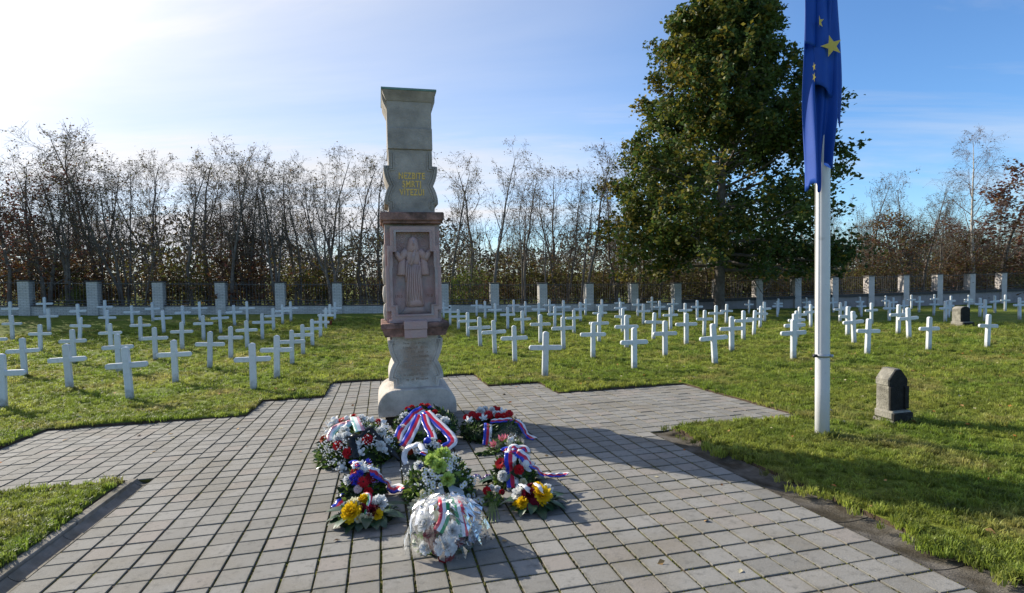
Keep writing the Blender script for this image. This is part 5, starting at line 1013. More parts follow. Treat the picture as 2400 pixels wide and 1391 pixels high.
OAK3 = make_tree(303, oak_cfg, 8.0, 0.15, 2, lambda l, q: 1 + int(q.random() < .3), 0.09, 0.14, [M['leaf_brown'], M['leaf_olive'], M['leaf_red']], M['bark'], 0.15, lambda p, q: 0 if q.random() < .6 else q.choice((1, 2)))
put_tree('russet_tree', 'red brown leaved tree behind the fence at the right edge', 'tree', OAK, 50.2, 31.4, 11.2, 0.4, None, 1.35)
put_tree('russet_tree', 'thin dark red tree behind the fence, second from the left edge', 'tree', OAK2, -17.0, 31.5, 8.0, 1.4)
put_tree('russet_tree', 'dark red tree behind the fence at the left edge', 'tree', OAK2, -19.2, 31.2, 7.2, 3.0)
put_tree('russet_tree', 'low round brown leaved tree behind the fence left of the birch', 'tree', OAK3, 40.8, 31.4, 7.2, 2.0, None, 1.2)
put_tree('russet_tree', 'low orange brown tree behind the fence below the birch', 'tree', OAK3, 45.8, 31.6, 5.6, 5.0, None, 1.4)
put_tree('russet_tree', 'small reddish tree half hidden in the wood left of the monument', 'tree', OAK2, -7.6, 32.6, 6.3, 4.0, None, 0.8)
# birch
bir_cfg = [dict(n=12, wob=0.025, up=0.03, taper=0.9, sides=8, kids=20, t0=0.22, ang=(30, 52), len=lambda t, q: (0.36 - 0.24 * t) * q.uniform(.75, 1.15), rk=0.4, phi=2.4, rmin=0.015),
           dict(n=6, wob=0.08, up=0.03, taper=0.85, sides=4, kids=12, t0=0.2, ang=(25, 55), len=lambda t, q: .38 * q.uniform(.7, 1.2), rk=0.5, rmin=0.006, mat=1),
           dict(n=5, wob=0.10, up=-0.12, taper=0.7, sides=3, kids=7, t0=0.15, ang=(20, 50), len=lambda t, q: .65 * q.uniform(.7, 1.3), rk=0.6, rmin=0.0045, mat=1, leaf=2),
           dict(n=4, wob=0.08, up=-0.22, taper=0.6, sides=3, kids=0, t0=0, ang=(0, 0), len=None, rk=1, rmin=0.004, mat=1, leaf=3)]
BIR = make_tree(401, bir_cfg, 13.0, 0.17, 1, lambda l, q: int(q.random() < .16), 0.05, 0.08, [M['leaf_brown'], M['leaf_sparse']], [M['birch'], M['twig']], 0.03, lambda p, q: q.randrange(2)) if False else None
def birch():
    t = Tree(401); t.branch(Vector((0, 0, -.2)), Vector((0.02, 0, 1)).normalized(), 13.0, 0.17, 0, bir_cfg)
    tm = t.mb.mesh('trunk', [M['birch'], M['twig']], True); P, U, V, mi = leaf_cloud(t.tips, t.q, lambda l, q: int(q.random() < .16), 0.05, 0.08, None, lambda p, q: q.randrange(2))
    return tm, quads_mesh('crown', P, U, V, [M['leaf_brown'], M['leaf_sparse']], mi, .25), max(p[2] for p in t.mb.v)
put_tree('birch_tree', 'tall leafless birch with pale trunk behind the fence on the right', 'tree', birch(), 46.75, 30.9, 13.8, 0.6)
# the big linden in front of the fence
def linden():
    t = Tree(501); q = t.q
    def prof(z):                                   # crown radius by height
        return float(np.interp(z, [1.2, 3, 6, 9, 12, 15, 18, 19.6, 20.2], [5.4, 7.0, 7.5, 7.0, 6.1, 5.1, 3.8, 2.3, 0.5]))
    H = 19.4
    cfg = [dict(n=14, wob=0.018, up=0.04, taper=0.9, sides=9, kids=0, t0=0, ang=(0, 0), len=None, rk=1, rmin=0.03),
           dict(n=7, wob=0.09, up=0.0, taper=0.82, sides=5, kids=10, t0=0.22, ang=(28, 62), len=lambda t_, q_: (0.50 - .22 * t_) * q_.uniform(.7, 1.15), rk=0.5, rmin=0.015, leaf=1),
           dict(n=4, wob=0.16, up=-0.02, taper=0.75, sides=4, kids=6, t0=0.2, ang=(28, 62), len=lambda t_, q_: .5 * q_.uniform(.6, 1.2), rk=0.6, rmin=0.008, leaf=2),
           dict(n=3, wob=0.2, up=-0.05, taper=0.6, sides=3, kids=0, t0=0, ang=(0, 0), len=None, rk=1, rmin=0.006, leaf=3)]
    t.branch(Vector((0, 0, -.3)), Vector((0, 0, 1)), H + .3, 0.34, 0, [cfg[0]])
    nb = 74
    for k in range(nb):
        f = (k + q.random()) / nb; z = 2.5 + (H - 3.1) * f ** 1.05; an = k * 2.4 + q.uniform(-.4, .4)
        el = 0.02 + 0.85 * f; d = Vector((math.cos(an), math.sin(an), el)).normalized()
        L = prof(z + 1.0 + 1.5 * f) * q.uniform(.88, 1.0) * .93; L = max(L, .8)
        t.branch(Vector((0, 0, z)), d, L, max(.02, 0.13 * (1 - f * .75)), 1, cfg)
    tm = t.mb.mesh('trunk', M['bark'], True)
    sd2 = sdir.normalized()
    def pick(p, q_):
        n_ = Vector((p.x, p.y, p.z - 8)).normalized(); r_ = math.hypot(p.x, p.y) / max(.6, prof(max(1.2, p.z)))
        w = (0.52 if p.x < 0 else 0.14) * min(1.0, max(0, r_ - .25) * 1.6) + 0.06  # autumn gold weighted to the sunward side, sunlit glow partly put into leaf colour
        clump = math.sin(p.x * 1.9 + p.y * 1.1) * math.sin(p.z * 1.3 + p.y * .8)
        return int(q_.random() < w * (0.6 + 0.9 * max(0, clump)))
    t.tips = [x for x in t.tips if x[0].z > 2.15]
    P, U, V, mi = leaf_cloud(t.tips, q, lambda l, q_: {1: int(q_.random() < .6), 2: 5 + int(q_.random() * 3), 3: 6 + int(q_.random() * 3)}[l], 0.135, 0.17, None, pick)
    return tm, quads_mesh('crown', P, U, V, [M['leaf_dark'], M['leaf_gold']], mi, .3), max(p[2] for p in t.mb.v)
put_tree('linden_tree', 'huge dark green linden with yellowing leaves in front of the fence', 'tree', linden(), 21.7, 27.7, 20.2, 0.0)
# far wood that reads as one mass
qn = np.random.default_rng(91); n = 90000
b_ = qn.uniform(42, 56, n); lo = -18.8 - (b_ - 31) * .56 - 8; hi = 52.3 + (b_ - 31) * 1.49 + 10; a_ = lo + (hi - lo) * qn.random(n)
zt = 5.4 + 1.2 * np.sin(a_ * .35) + .8 * np.sin(a_ * .9 + 2); h_ = zt * qn.random(n) ** 0.85
x_ = O.x + a_ * CA - b_ * SA; y_ = O.y + a_ * SA + b_ * CA; P = np.stack([x_, y_, tz_ab(a_, b_) + h_], 1)
me = quads_mesh('far_wood', P, qn.normal(0, .085, (n, 3)), qn.normal(0, .065, (n, 3)), [M['leaf_far'], M['leaf_far2'], M['leaf_far']], qn.integers(0, 3, n), .2)
_st = MB()
for _k in range(420):
    _b = qt.uniform(36, 52); _lo, _hi = -18.8 - (_b - 31) * .56 - 5, 52.3 + (_b - 31) * 1.49 + 5; _a = qt.uniform(_lo, _hi); _h = qt.uniform(3.5, 7.5); _p = P3(_a, _b); _l = Vector((qt.gauss(0, .25), qt.gauss(0, .25), 0)); _r = qt.uniform(.02, .055)
    _st.tube([_p - Vector((0, 0, .1)), _p + _l * .5 + Vector((0, 0, _h * .5)), _p + _l * 1.6 + Vector((qt.gauss(0, .2), 0, _h))], [_r, _r * .7, _r * .25], 4, 0, False)
tag(_st.build('far_stems', M['bark'], None, True), 'crowd of thin dark stems deep in the wood', None, None, 'stuff')
tag(obj('far_wood', me), 'brown and olive mass of the far wood behind the trees', None, None, 'stuff')

# ================================================================== WREATHS AND BOUQUETS
COL = dict(red=(0.50, 0.012, 0.018), darkred=(0.24, 0.008, 0.014), maroon=(0.15, 0.008, 0.022), magenta=(0.45, 0.02, 0.12), rust=(0.30, 0.045, 0.015), white=(0.80, 0.80, 0.78), cream=(0.78, 0.74, 0.52),
           yellow=(0.80, 0.56, 0.015), lime=(0.50, 0.62, 0.16), blue=(0.045, 0.05, 0.46), pink=(0.66, 0.19, 0.25), pinkwhite=(0.74, 0.55, 0.55), center=(0.03, 0.015, 0.012), lemon=(0.55, 0.50, 0.08), violet=(0.30, 0.16, 0.42))
FM = {k: mat('petal_' + k, v, 0.65, 0.12, 30.0, trans=0.25, spec=0.2) for k, v in COL.items()}
RIB = dict(tri=('rw', 'rr', 'rb'), pastel=('rp', 'rw', 'rm'), black=('rk',), rwg=('rr', 'rw', 'rg'), hun=('rg', 'rw', 'rr'), hunr=('rr', 'rw', 'rg'), grey=('rgy',), white=('rw',), purple=('rv', 'rw'))
RC = dict(rw=(0.80, 0.80, 0.82), rr=(0.62, 0.02, 0.06), rb=(0.02, 0.05, 0.48), rp=(0.72, 0.34, 0.38), rm=(0.42, 0.68, 0.60), rk=(0.008, 0.009, 0.009), rg=(0.01, 0.28, 0.09), rgy=(0.42, 0.45, 0.46), rv=(0.19, 0.08, 0.30))
RM = {k: mat('satin_' + k, v, 0.35, 0.05, 12.0, trans=0.15, spec=0.5) for k, v in RC.items()}
M['g1'] = mat('fresh_green', (0.075, 0.14, 0.022), 0.5, 0.4, 20.0, trans=0.25, rnd=0.2); M['g2'] = mat('light_green', (0.16, 0.23, 0.04), 0.5, 0.4, 20.0, trans=0.25)
M['g3'] = mat('deep_leaf_green', (0.026, 0.060, 0.028), 0.35, 0.3, 15.0, spec=0.5, rnd=0.25); M['fir'] = mat('fir_green', (0.020, 0.042, 0.016), 0.6, 0.4, 25.0); M['g4'] = mat('grey_green', (0.12, 0.16, 0.11), 0.5, 0.3, 25.0)
M['stem'] = mat('stem_green', (0.13, 0.18, 0.05), 0.5, 0.2, 30.0)
def petal(mb, base, d, side, L, w, cup, m=0):
    """three-station petal from base along d, curling by cup"""
    nrm = d.cross(side).normalized(); p1 = base + d * (L * .55) + nrm * (cup * L * .35); p2 = base + d * L + nrm * (cup * L)
    mb.add([base - side * w * .25, base + side * w * .25, p1 + side * w * .5, p1 - side * w * .5, p2 + side * w * .22, p2 - side * w * .22], [(0, 1, 2, 3), (3, 2, 4, 5)], m)
def sph(q, zmin): 
    z = q.uniform(zmin, 1); a = q.uniform(0, 6.283); r = math.sqrt(max(0, 1 - z * z)); return Vector((r * math.cos(a), r * math.sin(a), z))
HC = {}
def head_mesh(ty, col):
    if (ty, col) in HC: return HC[(ty, col)]
    q = random.Random(hash(ty) % 7 + len(col)); q = random.Random(len(ty) * 13 + len(col)); mb = MB(); mats = [FM[col]]
    if ty == 'ger':
        for lay, (n, L, t) in enumerate(((17, .5, .12), (15, .44, .3), (12, .3, .5))):
            for k in range(n):
                a = 6.283 * (k + .5 * lay) / n + q.uniform(-.06, .06); d = Vector((math.cos(a), math.sin(a), t)).normalized(); s = Vector((-math.sin(a), math.cos(a), 0)); petal(mb, d * .07 + Vector((0, 0, .02 * lay)), d, s, L - .07, .15, -.12)
        mb.lathe([(0.10, 0.03), (0.09, 0.075), (0.03, 0.085)], 10, 1); mats.append(FM['center'])
    elif ty in ('chr', 'corn'):
        n = 130 if ty == 'chr' else 34
        for k in range(n):
            g = (k + .5) / n; z = 1 - 1.15 * g; a = k * 2.39996; r = math.sqrt(max(0, 1 - z * z)); d = Vector((r * math.cos(a), r * math.sin(a), z * .85)).normalized(); d = (d + Vector((q.gauss(0, .12), q.gauss(0, .12), q.gauss(0, .12)))).normalized()
            s = d.cross(Vector((q.gauss(0, .2), q.gauss(0, .2), 1))).normalized(); petal(mb, d * .12, d, s, (.42 if ty == 'chr' else .44) * q.uniform(.75, 1.1), .20 if ty == 'chr' else .16, q.uniform(-.35, .15))
    elif ty == 'rose':
        for lay, (n, r0, t, L) in enumerate(((5, .05, 2.2, .26), (6, .12, 1.3, .32), (7, .2, .75, .33), (8, .26, .3, .30), (8, .28, -.1, .26))):
            for k in range(n):
                a = 6.283 * k / n + lay * .5 + q.uniform(-.15, .15); d = Vector((math.cos(a), math.sin(a), t)).normalized(); s = Vector((-math.sin(a), math.cos(a), 0)); petal(mb, Vector((math.cos(a) * r0 * .6, math.sin(a) * r0 * .6, .12 - .04 * lay)), d, s, L, .36, -.28)
    elif ty == 'bud':
        mb.lathe([(.06, -.45), (.3, -.3), (.42, -.05), (.36, .22), (.2, .42), (.08, .46)], 10)
        for k in range(5):
            a = k * 1.257; d = Vector((math.cos(a) * .5, math.sin(a) * .5, 1)).normalized(); petal(mb, Vector((math.cos(a) * .3, math.sin(a) * .3, -.25)), d, Vector((-math.sin(a), math.cos(a), 0)), .7, .5, -.3)
    elif ty == 'dai':
        for lay in range(2):
            for k in range(11):
                a = 6.283 * (k + .5 * lay) / 11; d = Vector((math.cos(a), math.sin(a), .15 + .25 * lay)).normalized(); petal(mb, d * .12, d, Vector((-math.sin(a), math.cos(a), 0)), .38 - .06 * lay, .17, .05)
        mb.lathe([(.16, .04), (.13, .11), (.04, .13)], 9, 1); mats.append(FM['lemon'])
    elif ty == 'hyd':
        for k in range(34):
            c = sph(q, -.1); e1 = c.orthogonal().normalized(); e1 = rot_about(e1, c, q.uniform(0, 6)); e2 = c.cross(e1)
            for d in (e1, e2, -e1, -e2): petal(mb, c * .4, (d + c * .2).normalized(), c.cross(d), .15, .16, .1)
    elif ty == 'lil':
        for k in range(6):
            a = 6.283 * k / 6; d = Vector((math.cos(a), math.sin(a), .7)).normalized(); petal(mb, d * .03, d, Vector((-math.sin(a), math.cos(a), 0)), .55, .26, .35)
        for k in range(5):
            a = 1.2 * k; mb.tube([(0, 0, 0), (.1 * math.cos(a), .1 * math.sin(a), .35)], [.012, .018], 4, 1)
        mats.append(FM['lemon'])
    HC[(ty, col)] = mb.mesh({'ger': 'gerbera', 'chr': 'chrysanthemum', 'corn': 'cornflower', 'rose': 'rose', 'bud': 'rosebud', 'dai': 'daisy', 'hyd': 'hydrangea', 'lil': 'lily'}[ty], mats)
    return HC[(ty, col)]
HN = {'ger': 'gerbera', 'chr': 'chrysanthemum', 'corn': 'cornflower', 'rose': 'rose', 'bud': 'rosebud', 'dai': 'daisy', 'hyd': 'hydrangea', 'lil': 'lily'}
qf = random.Random(5)
def add_heads(t, heads, rad=None, to=Vector((0.0, -1.0, 0.9))):
    for a, b_, h, ty, col, d in heads:
        if rad: n_ = Vector((a / rad[0] ** 2, b_ / rad[1] ** 2, h / rad[2] ** 2)).normalized()
        else: n_ = to
        n_ = (n_ + Vector((0, -0.35, 0.25)) + Vector((qf.gauss(0, .12), qf.gauss(0, .12), qf.gauss(0, .08)))).normalized()
        o = obj(HN[ty], head_mesh(ty, col), t, (a, b_, h)); o.rotation_euler = (n_.to_track_quat('Z', 'Y') @ Euler((0, 0, qf.uniform(0, 6.28))).to_quaternion()).to_euler(); o.scale = (d * 1.12,) * 3
def ribbon(t, pts, w, style, lift=0.004):
    st = RIB[style]; pts = [Vector(p) for p in pts]; w = w * (1.3 if style in ('tri', 'hun', 'hunr', 'grey') else 1.1)
    # Catmull-Rom resample
    P = []
    for i in range(len(pts) - 1):
        p0, p1, p2, p3 = pts[max(i - 1, 0)], pts[i], pts[i + 1], pts[min(i + 2, len(pts) - 1)]
        for k in range(6):
            u = k / 6; P.append(0.5 * ((2 * p1) + (p2 - p0) * u + (2 * p0 - 5 * p1 + 4 * p2 - p3) * u * u + (3 * p1 - p0 - 3 * p2 + p3) * u ** 3))
    P.append(pts[-1]); n = len(P); mb = MB(); ns = len(st); cols = 2 * ns
    view = Vector((0.0, -0.62, 0.78))
    prev = None; rows = []
    for i, p in enumerate(P):
        tg = (P[min(i + 1, n - 1)] - P[max(i - 1, 0)]); tg = tg.normalized() if tg.length > 1e-6 else Vector((1, 0, 0))
        sd = tg.cross(view); sd = sd.normalized() if sd.length > .15 else (prev or Vector((1, 0, 0)))
        if prev is not None and sd.dot(prev) < 0: sd = -sd
        if prev is not None: sd = (sd * .6 + prev * .4).normalized()
        prev = sd; nm = sd.cross(tg).normalized(); nm = nm if nm.dot(view) > 0 else -nm
        row = []
        for c in range(cols + 1):
            f = c / cols - .5; q = p + sd * (w * f) + nm * (lift + 0.006 * math.sin(i * 1.1 + f * 5) - 0.0025 * (2 * f) ** 2); q.z = max(q.z, 0.006); row.append(q)
        rows.append(row)
    V = [q for r_ in rows for q in r_]; k_ = cols + 1
    mb.v = [tuple(v) for v in V]
    for i in range(n - 1):
        for c in range(cols):
            mb.f.append((i * k_ + c, i * k_ + c + 1, (i + 1) * k_ + c + 1, (i + 1) * k_ + c)); mb.m.append(min(ns - 1, c // 2))
    o = mb.build('ribbon', [RM[s] for s in st], t, True); m_ = o.modifiers.new('thickness', 'SOLIDIFY'); m_.thickness = 0.0015; return o
def foliage(t, rad, n, size, mats, seed, name='foliage', inner=.72, slim=.4, wts=None):
    q = np.random.default_rng(seed); d = q.normal(0, 1, (n, 3)); d /= np.linalg.norm(d, axis=1)[:, None]; d[:, 2] = abs(d[:, 2]) * 1.0
    r_ = q.uniform(inner, 1.03, (n, 1)); P = d * r_ * np.array(rad); P[:, 2] = np.maximum(P[:, 2], .012)
    U = (d + q.normal(0, .55, (n, 3))); U /= np.linalg.norm(U, axis=1)[:, None]; W_ = np.cross(U, q.normal(0, 1, (n, 3))); W_ /= np.linalg.norm(W_, axis=1)[:, None] + 1e-9
    s = size * q.uniform(.55, 1.25, (n, 1)); low = (P[:, 2:3] < .05); U[:, 2:3] = np.where(low, abs(U[:, 2:3]) * .3, U[:, 2:3])
    mi = q.choice(len(mats), n, p=wts); return tag(obj(name, quads_mesh(name, P, U * s, W_ * s * slim, mats, mi, .3), t), kind='stuff')
def core(t, rad, m):
    mb = MB(); mb.lathe([(1, 0), (.93, .35), (.75, .66), (.45, .89), (.05, 1)], 18); o = mb.build('bed', m, t, True); o.scale = [r_ * .86 for r_ in rad]; return o
def dots(t, clusters, m, seed, name='babys_breath'):
    q = random.Random(seed); mb = MB()
    for (x, y, z), rad, n, s in clusters:
        for k in range(n):
            v = Vector((q.gauss(0, 1), q.gauss(0, 1), q.gauss(0, 1))).normalized() * rad * q.random() ** .5; c = Vector((x, y, z)) + v; c.z = max(c.z, .02); r_ = s * q.uniform(.6, 1.3)
            mb.add([c + Vector(e) * r_ for e in ((1, 0, 0), (-1, 0, 0), (0, 1, 0), (0, -1, 0), (0, 0, 1), (0, 0, -1))], [(0, 2, 4), (2, 1, 4), (1, 3, 4), (3, 0, 4), (2, 0, 5), (1, 2, 5), (3, 1, 5), (0, 3, 5)])
    return tag(mb.build(name, m, t), kind='stuff')
def leaf_mesh(L, w, droop, m):
    mb = MB(); n = 6; V = []; F = []
    for i in range(n + 1):
        u = i / n; x = L * u; ww = w * math.sin(math.pi * min(1, .06 + u * .94)) ** .8 * (1.0 if u < 1 else 0.05); z = L * (.25 * u - droop * u * u)
        V += [(x, -ww, z + ww * .18), (x, 0, z), (x, ww, z + ww * .18)]
    for i in range(n):
        for c in range(2): k = i * 3 + c; F.append((k, k + 3, k + 4, k + 1))
    mb.add(V, F); return mb.mesh('leaf', m, True)
LM = [leaf_mesh(.17, .036, .34, M['g3']), leaf_mesh(.15, .040, .40, M['g3']), leaf_mesh(.185, .034, .30, M['g3'])]
def A(k): return ARR[k]
# mound wreath with white roses and black ribbon
d = A('w1'); t = pave_thing('wreath', 'large oval wreath of white and red flowers with a black ribbon', 'wreath', *d['c']); rad = (d['ra'], d['rb'], d['H'])
rf = (rad[0] * 0.98, rad[1] * .98, rad[2] * .95); core(t, rf, M['fir']); foliage(t, rf, 1900, .042, [M['g1'], M['g2'], M['fir'], M['g4']], 1, wts=[.42, .26, .2, .12]); add_heads(t, [(a, b_, h, ty, col, s * 1.15) for a, b_, h, ty, col, s in d['heads']], rad)
dots(t, [((rad[0] * x, rad[1] * y, rad[2] * math.sqrt(max(.02, 1 - x * x - y * y)) + .01), .11, nn_, .008) for x, y, nn_ in ((-.6, -.6, 110), (-.25, -.8, 80), (.25, -.75, 90), (.55, -.35, 80), (-.65, .2, 50), (.7, -.55, 60), (-.45, -.85, 60), (.15, -.3, 60))], FM['white'], 3)
for p, w, st, e in d['ribs']: ribbon(t, p, w, st)
for k, an in enumerate((3.6, 3.9, 4.1, 3.75)): o = obj('leaf', LM[k % 3], t, (-.26 + .02 * k, -.24, .05), (0, .25, an))
# tricolour arrangements
def spray(key, name, label, n, seed, mats, wts, size=.04):
    d = A(key); t = pave_thing(name, label, 'flower arrangement', *d['c']); rad = (d['ra'], d['rb'], d['H'])
    core(t, (rad[0], rad[1], rad[2]), M['fir']); foliage(t, (rad[0] * 1.0, rad[1] * 1.0, rad[2] * .97), int(n * 1.15), size, mats, seed, wts=wts); add_heads(t, [(a, b_, h, ty, col, s * (.86 if key == 'w8' and col == 'white' else 1.05)) for a, b_, h, ty, col, s in d['heads']], rad)
    for p, w, st, e in d['ribs']: ribbon(t, [(x, y, z + .008) for x, y, z in p] if key not in ('w8', 'w4') else [(x * 1.04, y * 1.04, z * (1.08 if key == 'w8' else .8) + .012) for x, y, z in p], w * (.7 if key == 'w4' else 1), st)
    return t, rad
t, rad = spray('w6', 'flower_arrangement', 'red gerbera and blue cornflower arrangement with tricolour ribbons, left', 620, 11, [M['g1'], M['g2'], M['fir'], M['g4']], [.35, .2, .3, .15]); dots(t, [((rad[0] * .5, -rad[1] * .6, rad[2] * .6), .07, 40, .006)], FM['violet'], 6, 'filler_flowers')
t, rad = spray('w9', 'flower_arrangement', 'red and white flower arrangement with broad tricolour ribbons, right', 560, 12, [M['g1'], M['g2'], M['fir'], M['g4']], [.4, .15, .35, .1])
for k in range(5): obj('leaf', LM[k % 3], t, (-.15, -.02 + .03 * k, .05), (0, .1, 2.6 + .35 * k))
for k in range(5): obj('leaf', LM[k % 3], t, (.14, -.05 + .03 * k, .06), (0, .1, -.5 + .3 * k))
# leafy chrysanthemum arrangements
LEAVES = {'w7': [(-2.75, .17), (-2.5, .16), (-2.25, .15), (-2.0, .15), (-1.75, .15), (-1.5, .14), (-1.25, .15), (-1.0, .15), (-.7, .16), (-.4, .18), (-.1, .19), (.2, .2), (.5, .18), (-2.95, .16), (2.9, .14), (.8, .15)],
          'w10': [(-2.6, .14), (-2.3, .15), (-1.9, .13), (-1.6, .12), (-1.3, .12), (-1.0, .13), (-.6, .14), (-.3, .16), (.05, .18), (.35, .18), (.65, .15), (-2.9, .16), (2.9, .17), (2.5, .15)]}
for key, label, sd_ in (('w7', 'yellow and white chrysanthemum arrangement on dark glossy leaves, left', 21), ('w10', 'yellow and maroon chrysanthemum arrangement on dark glossy leaves, right', 22)):
    t, rad = spray(key, 'flower_arrangement', label, 150, sd_, [M['g3'], M['g1']], [.7, .3], .03)
    for k, (an, r0) in enumerate(LEAVES[key]):
        o = obj('leaf', LM[k % 3], t, (math.cos(an) * rad[0] * .55, math.sin(an) * rad[1] * .6, .045 + .018 * (k % 3)), (qf.uniform(-.3, .3), qf.uniform(-.05, .2), an + qf.uniform(-.1, .1))); o.scale = (1.0 + .15 * (k % 2), 1.15, 1)
# green and white bouquet in the middle
t, rad = spray('w5', 'flower_arrangement', 'large bouquet of green chrysanthemums and small white daisies with grey ribbon', 1150, 31, [M['g1'], M['g2'], M['fir'], M['g4']], [.42, .28, .15, .15], .036)
dots(t, [((rad[0] * x, rad[1] * y, rad[2] * math.sqrt(max(.02, 1 - x * x - y * y))), .1, nn_, .008) for x, y, nn_ in ((-.8, .1, 40), (.3, -.5, 70), (-.4, -.8, 50), (.8, -.4, 50))], FM['white'], 9)
# white hydrangea bouquet with broad white ribbon
t, rad = spray('w4', 'flower_arrangement', 'white hydrangea bouquet with a broad white ribbon before the leaning wreath', 300, 32, [M['g1'], M['fir']], [.5, .5])
mb = MB(); mb.lathe([(.01, -.035), (.035, -.02), (.042, 0), (.035, .02), (.01, .035)], 12); o = mb.build('ribbon_knot', RM['rb'], t, True, (.03, -.1, .19))
# wreath rings of fir
def ring(name, t, R0, r0, n, seed, m, tilt=None):
    q = np.random.default_rng(seed); th = q.uniform(0, 6.283, n); ph = q.uniform(0, 6.283, n); rr_ = r0 * q.uniform(.55, 1.05, n)
    C0 = np.stack([np.cos(th), np.sin(th), 0 * th], 1); P = C0 * (R0 + rr_ * np.cos(ph))[:, None]; P[:, 2] = rr_ * np.sin(ph)
    tg = np.stack([-np.sin(th), np.cos(th), 0 * th], 1); out = C0 * np.cos(ph)[:, None]; out[:, 2] = np.sin(ph)
    U = tg * .8 + out * .8 + q.normal(0, .4, (n, 3)); U /= np.linalg.norm(U, axis=1)[:, None]; W_ = np.cross(U, q.normal(0, 1, (n, 3))); W_ /= np.linalg.norm(W_, axis=1)[:, None]
    s = .034 * q.uniform(.6, 1.3, (n, 1)); return tag(obj(name, quads_mesh(name, P, U * s, W_ * s * .28, m, q.integers(0, len(m), n), .3), t), kind='stuff')
d = A('w3'); t = pave_thing('wreath', 'round fir wreath with red gerberas, lying right of the monument foot', 'wreath', *d['c'])
mb = MB(); mb.tube([(.27 * math.cos(k * math.pi / 12), .27 * math.sin(k * math.pi / 12), .075) for k in range(25)], .072, 9); mb.build('bed', M['fir'], t, True)
o = ring('fir_greenery', t, .27, .12, 2600, 41, [M['fir'], M['g1'], M['fir']]); o.location.z = .085
add_heads(t, d['heads'])
for p, w, st, e in d['ribs']: ribbon(t, p, w, st)
d = A('w2'); t = pave_thing('wreath', 'fir wreath leaning on the monument foot with tricolour ribbons', 'wreath', d['c'][0], d['c'][1])
c2 = Vector((0, 0, d['c'][2])); nv = Vector(d['nrm']); qn_ = nv.to_track_quat('Z', 'Y')
mb = MB(); mb.tube([(.30 * math.cos(k * math.pi / 12), .30 * math.sin(k * math.pi / 12), 0) for k in range(25)], .05, 9); o = mb.build('bed', M['fir'], t, True, c2 + Vector((0, .06, .03))); o.rotation_euler = qn_.to_euler()
o = ring('fir_greenery', t, .30, .085, 2200, 42, [M['fir'], M['fir'], M['g1']]); o.location = c2 + Vector((0, .06, .03)); o.rotation_euler = qn_.to_euler()
add_heads(t, [(a, b_, h + c2.z, ty, col, s) for a, b_, h, ty, col, s in d['heads']], None, nv)
for p, w, st, e in d['ribs']: ribbon(t, [(x, y, z + c2.z) for x, y, z in p], w, st)
# cellophane
def glassy(name, alpha, tint):
    m = bpy.data.materials.new(name); m.use_nodes = True; n_ = m.node_tree.nodes; l_ = m.node_tree.links; n_.remove(n_['Principled BSDF'])
    tr = n_.new('ShaderNodeBsdfTransparent'); gl = n_.new('ShaderNodeBsdfGlossy'); gl.inputs['Roughness'].default_value = .12; df = n_.new('ShaderNodeBsdfTranslucent'); df.inputs['Color'].default_value = (*tint, 1)
    a1 = n_.new('ShaderNodeMixShader'); a2 = n_.new('ShaderNodeMixShader'); fr = n_.new('ShaderNodeFresnel'); fr.inputs['IOR'].default_value = 1.33
    tcn = n_.new('ShaderNodeTexCoord'); ns = n_.new('ShaderNodeTexNoise'); ns.inputs['Scale'].default_value = 22; ns.inputs['Detail'].default_value = 4; l_.new(tcn.outputs['Object'], ns.inputs['Vector'])
    rm = n_.new('ShaderNodeMapRange'); rm.inputs[1].default_value = .42; rm.inputs[2].default_value = .72; rm.inputs[3].default_value = alpha * .25; rm.inputs[4].default_value = alpha * 2.0; l_.new(ns.outputs['Fac'], rm.inputs[0])
    l_.new(rm.outputs[0], a1.inputs[0]); l_.new(tr.outputs[0], a1.inputs[1]); l_.new(df.outputs[0], a1.inputs[2]); l_.new(fr.outputs[0], a2.inputs[0]); l_.new(a1.outputs[0], a2.inputs[1]); l_.new(gl.outputs[0], a2.inputs[2])
    bp = n_.new('ShaderNodeBump'); bp.inputs['Strength'].default_value = .5; bp.inputs['Distance'].default_value = .012; l_.new(ns.outputs['Fac'], bp.inputs['Height']); l_.new(bp.outputs[0], gl.inputs['Normal']); l_.new(bp.outputs[0], fr.inputs['Normal'])
    l_.new(a2.outputs[0], n_['Material Output'].inputs['Surface']); return m
M['cello'] = glassy('cellophane', .20, (.85, .86, .88))
d = A('w8'); t, rad = spray('w8', 'flower_bouquet', 'cellophane wrapped bouquet with red white green ribbon, nearest the camera', 240, 51, [M['g1'], M['g4'], M['g2']], [.5, .3, .2], .035)
q = random.Random(9); mb = MB(); nr, nc_ = 9, 44; V = []; F = []
for i in range(nr + 1):
    for k in range(nc_):
        u = i / nr; an = 6.283 * k / nc_; cr_ = 1 + .09 * math.sin(an * 5 + 3 * u) * u + .05 * q.gauss(0, 1) * u
        rr_ = (1.22 * math.sin(u * 1.5)) * cr_ if i else 0.02; z = rad[2] * (1.10 - 1.02 * u ** 2.6) + .012 * q.gauss(0, 1) * (i > 0) + .01
        if i == nr: z = .012 + .05 * max(0, math.sin(an * 5.0)) + .01 * q.random()
        V.append((rad[0] * rr_ * math.cos(an) * 1.05, rad[1] * rr_ * math.sin(an), max(z, .006)))
for i in range(nr):
    for k in range(nc_): F.append((i * nc_ + k, i * nc_ + (k + 1) % nc_, (i + 1) * nc_ + (k + 1) % nc_, (i + 1) * nc_ + k))
mb.add(V, F); mb.build('cellophane_wrap', M['cello'], t)
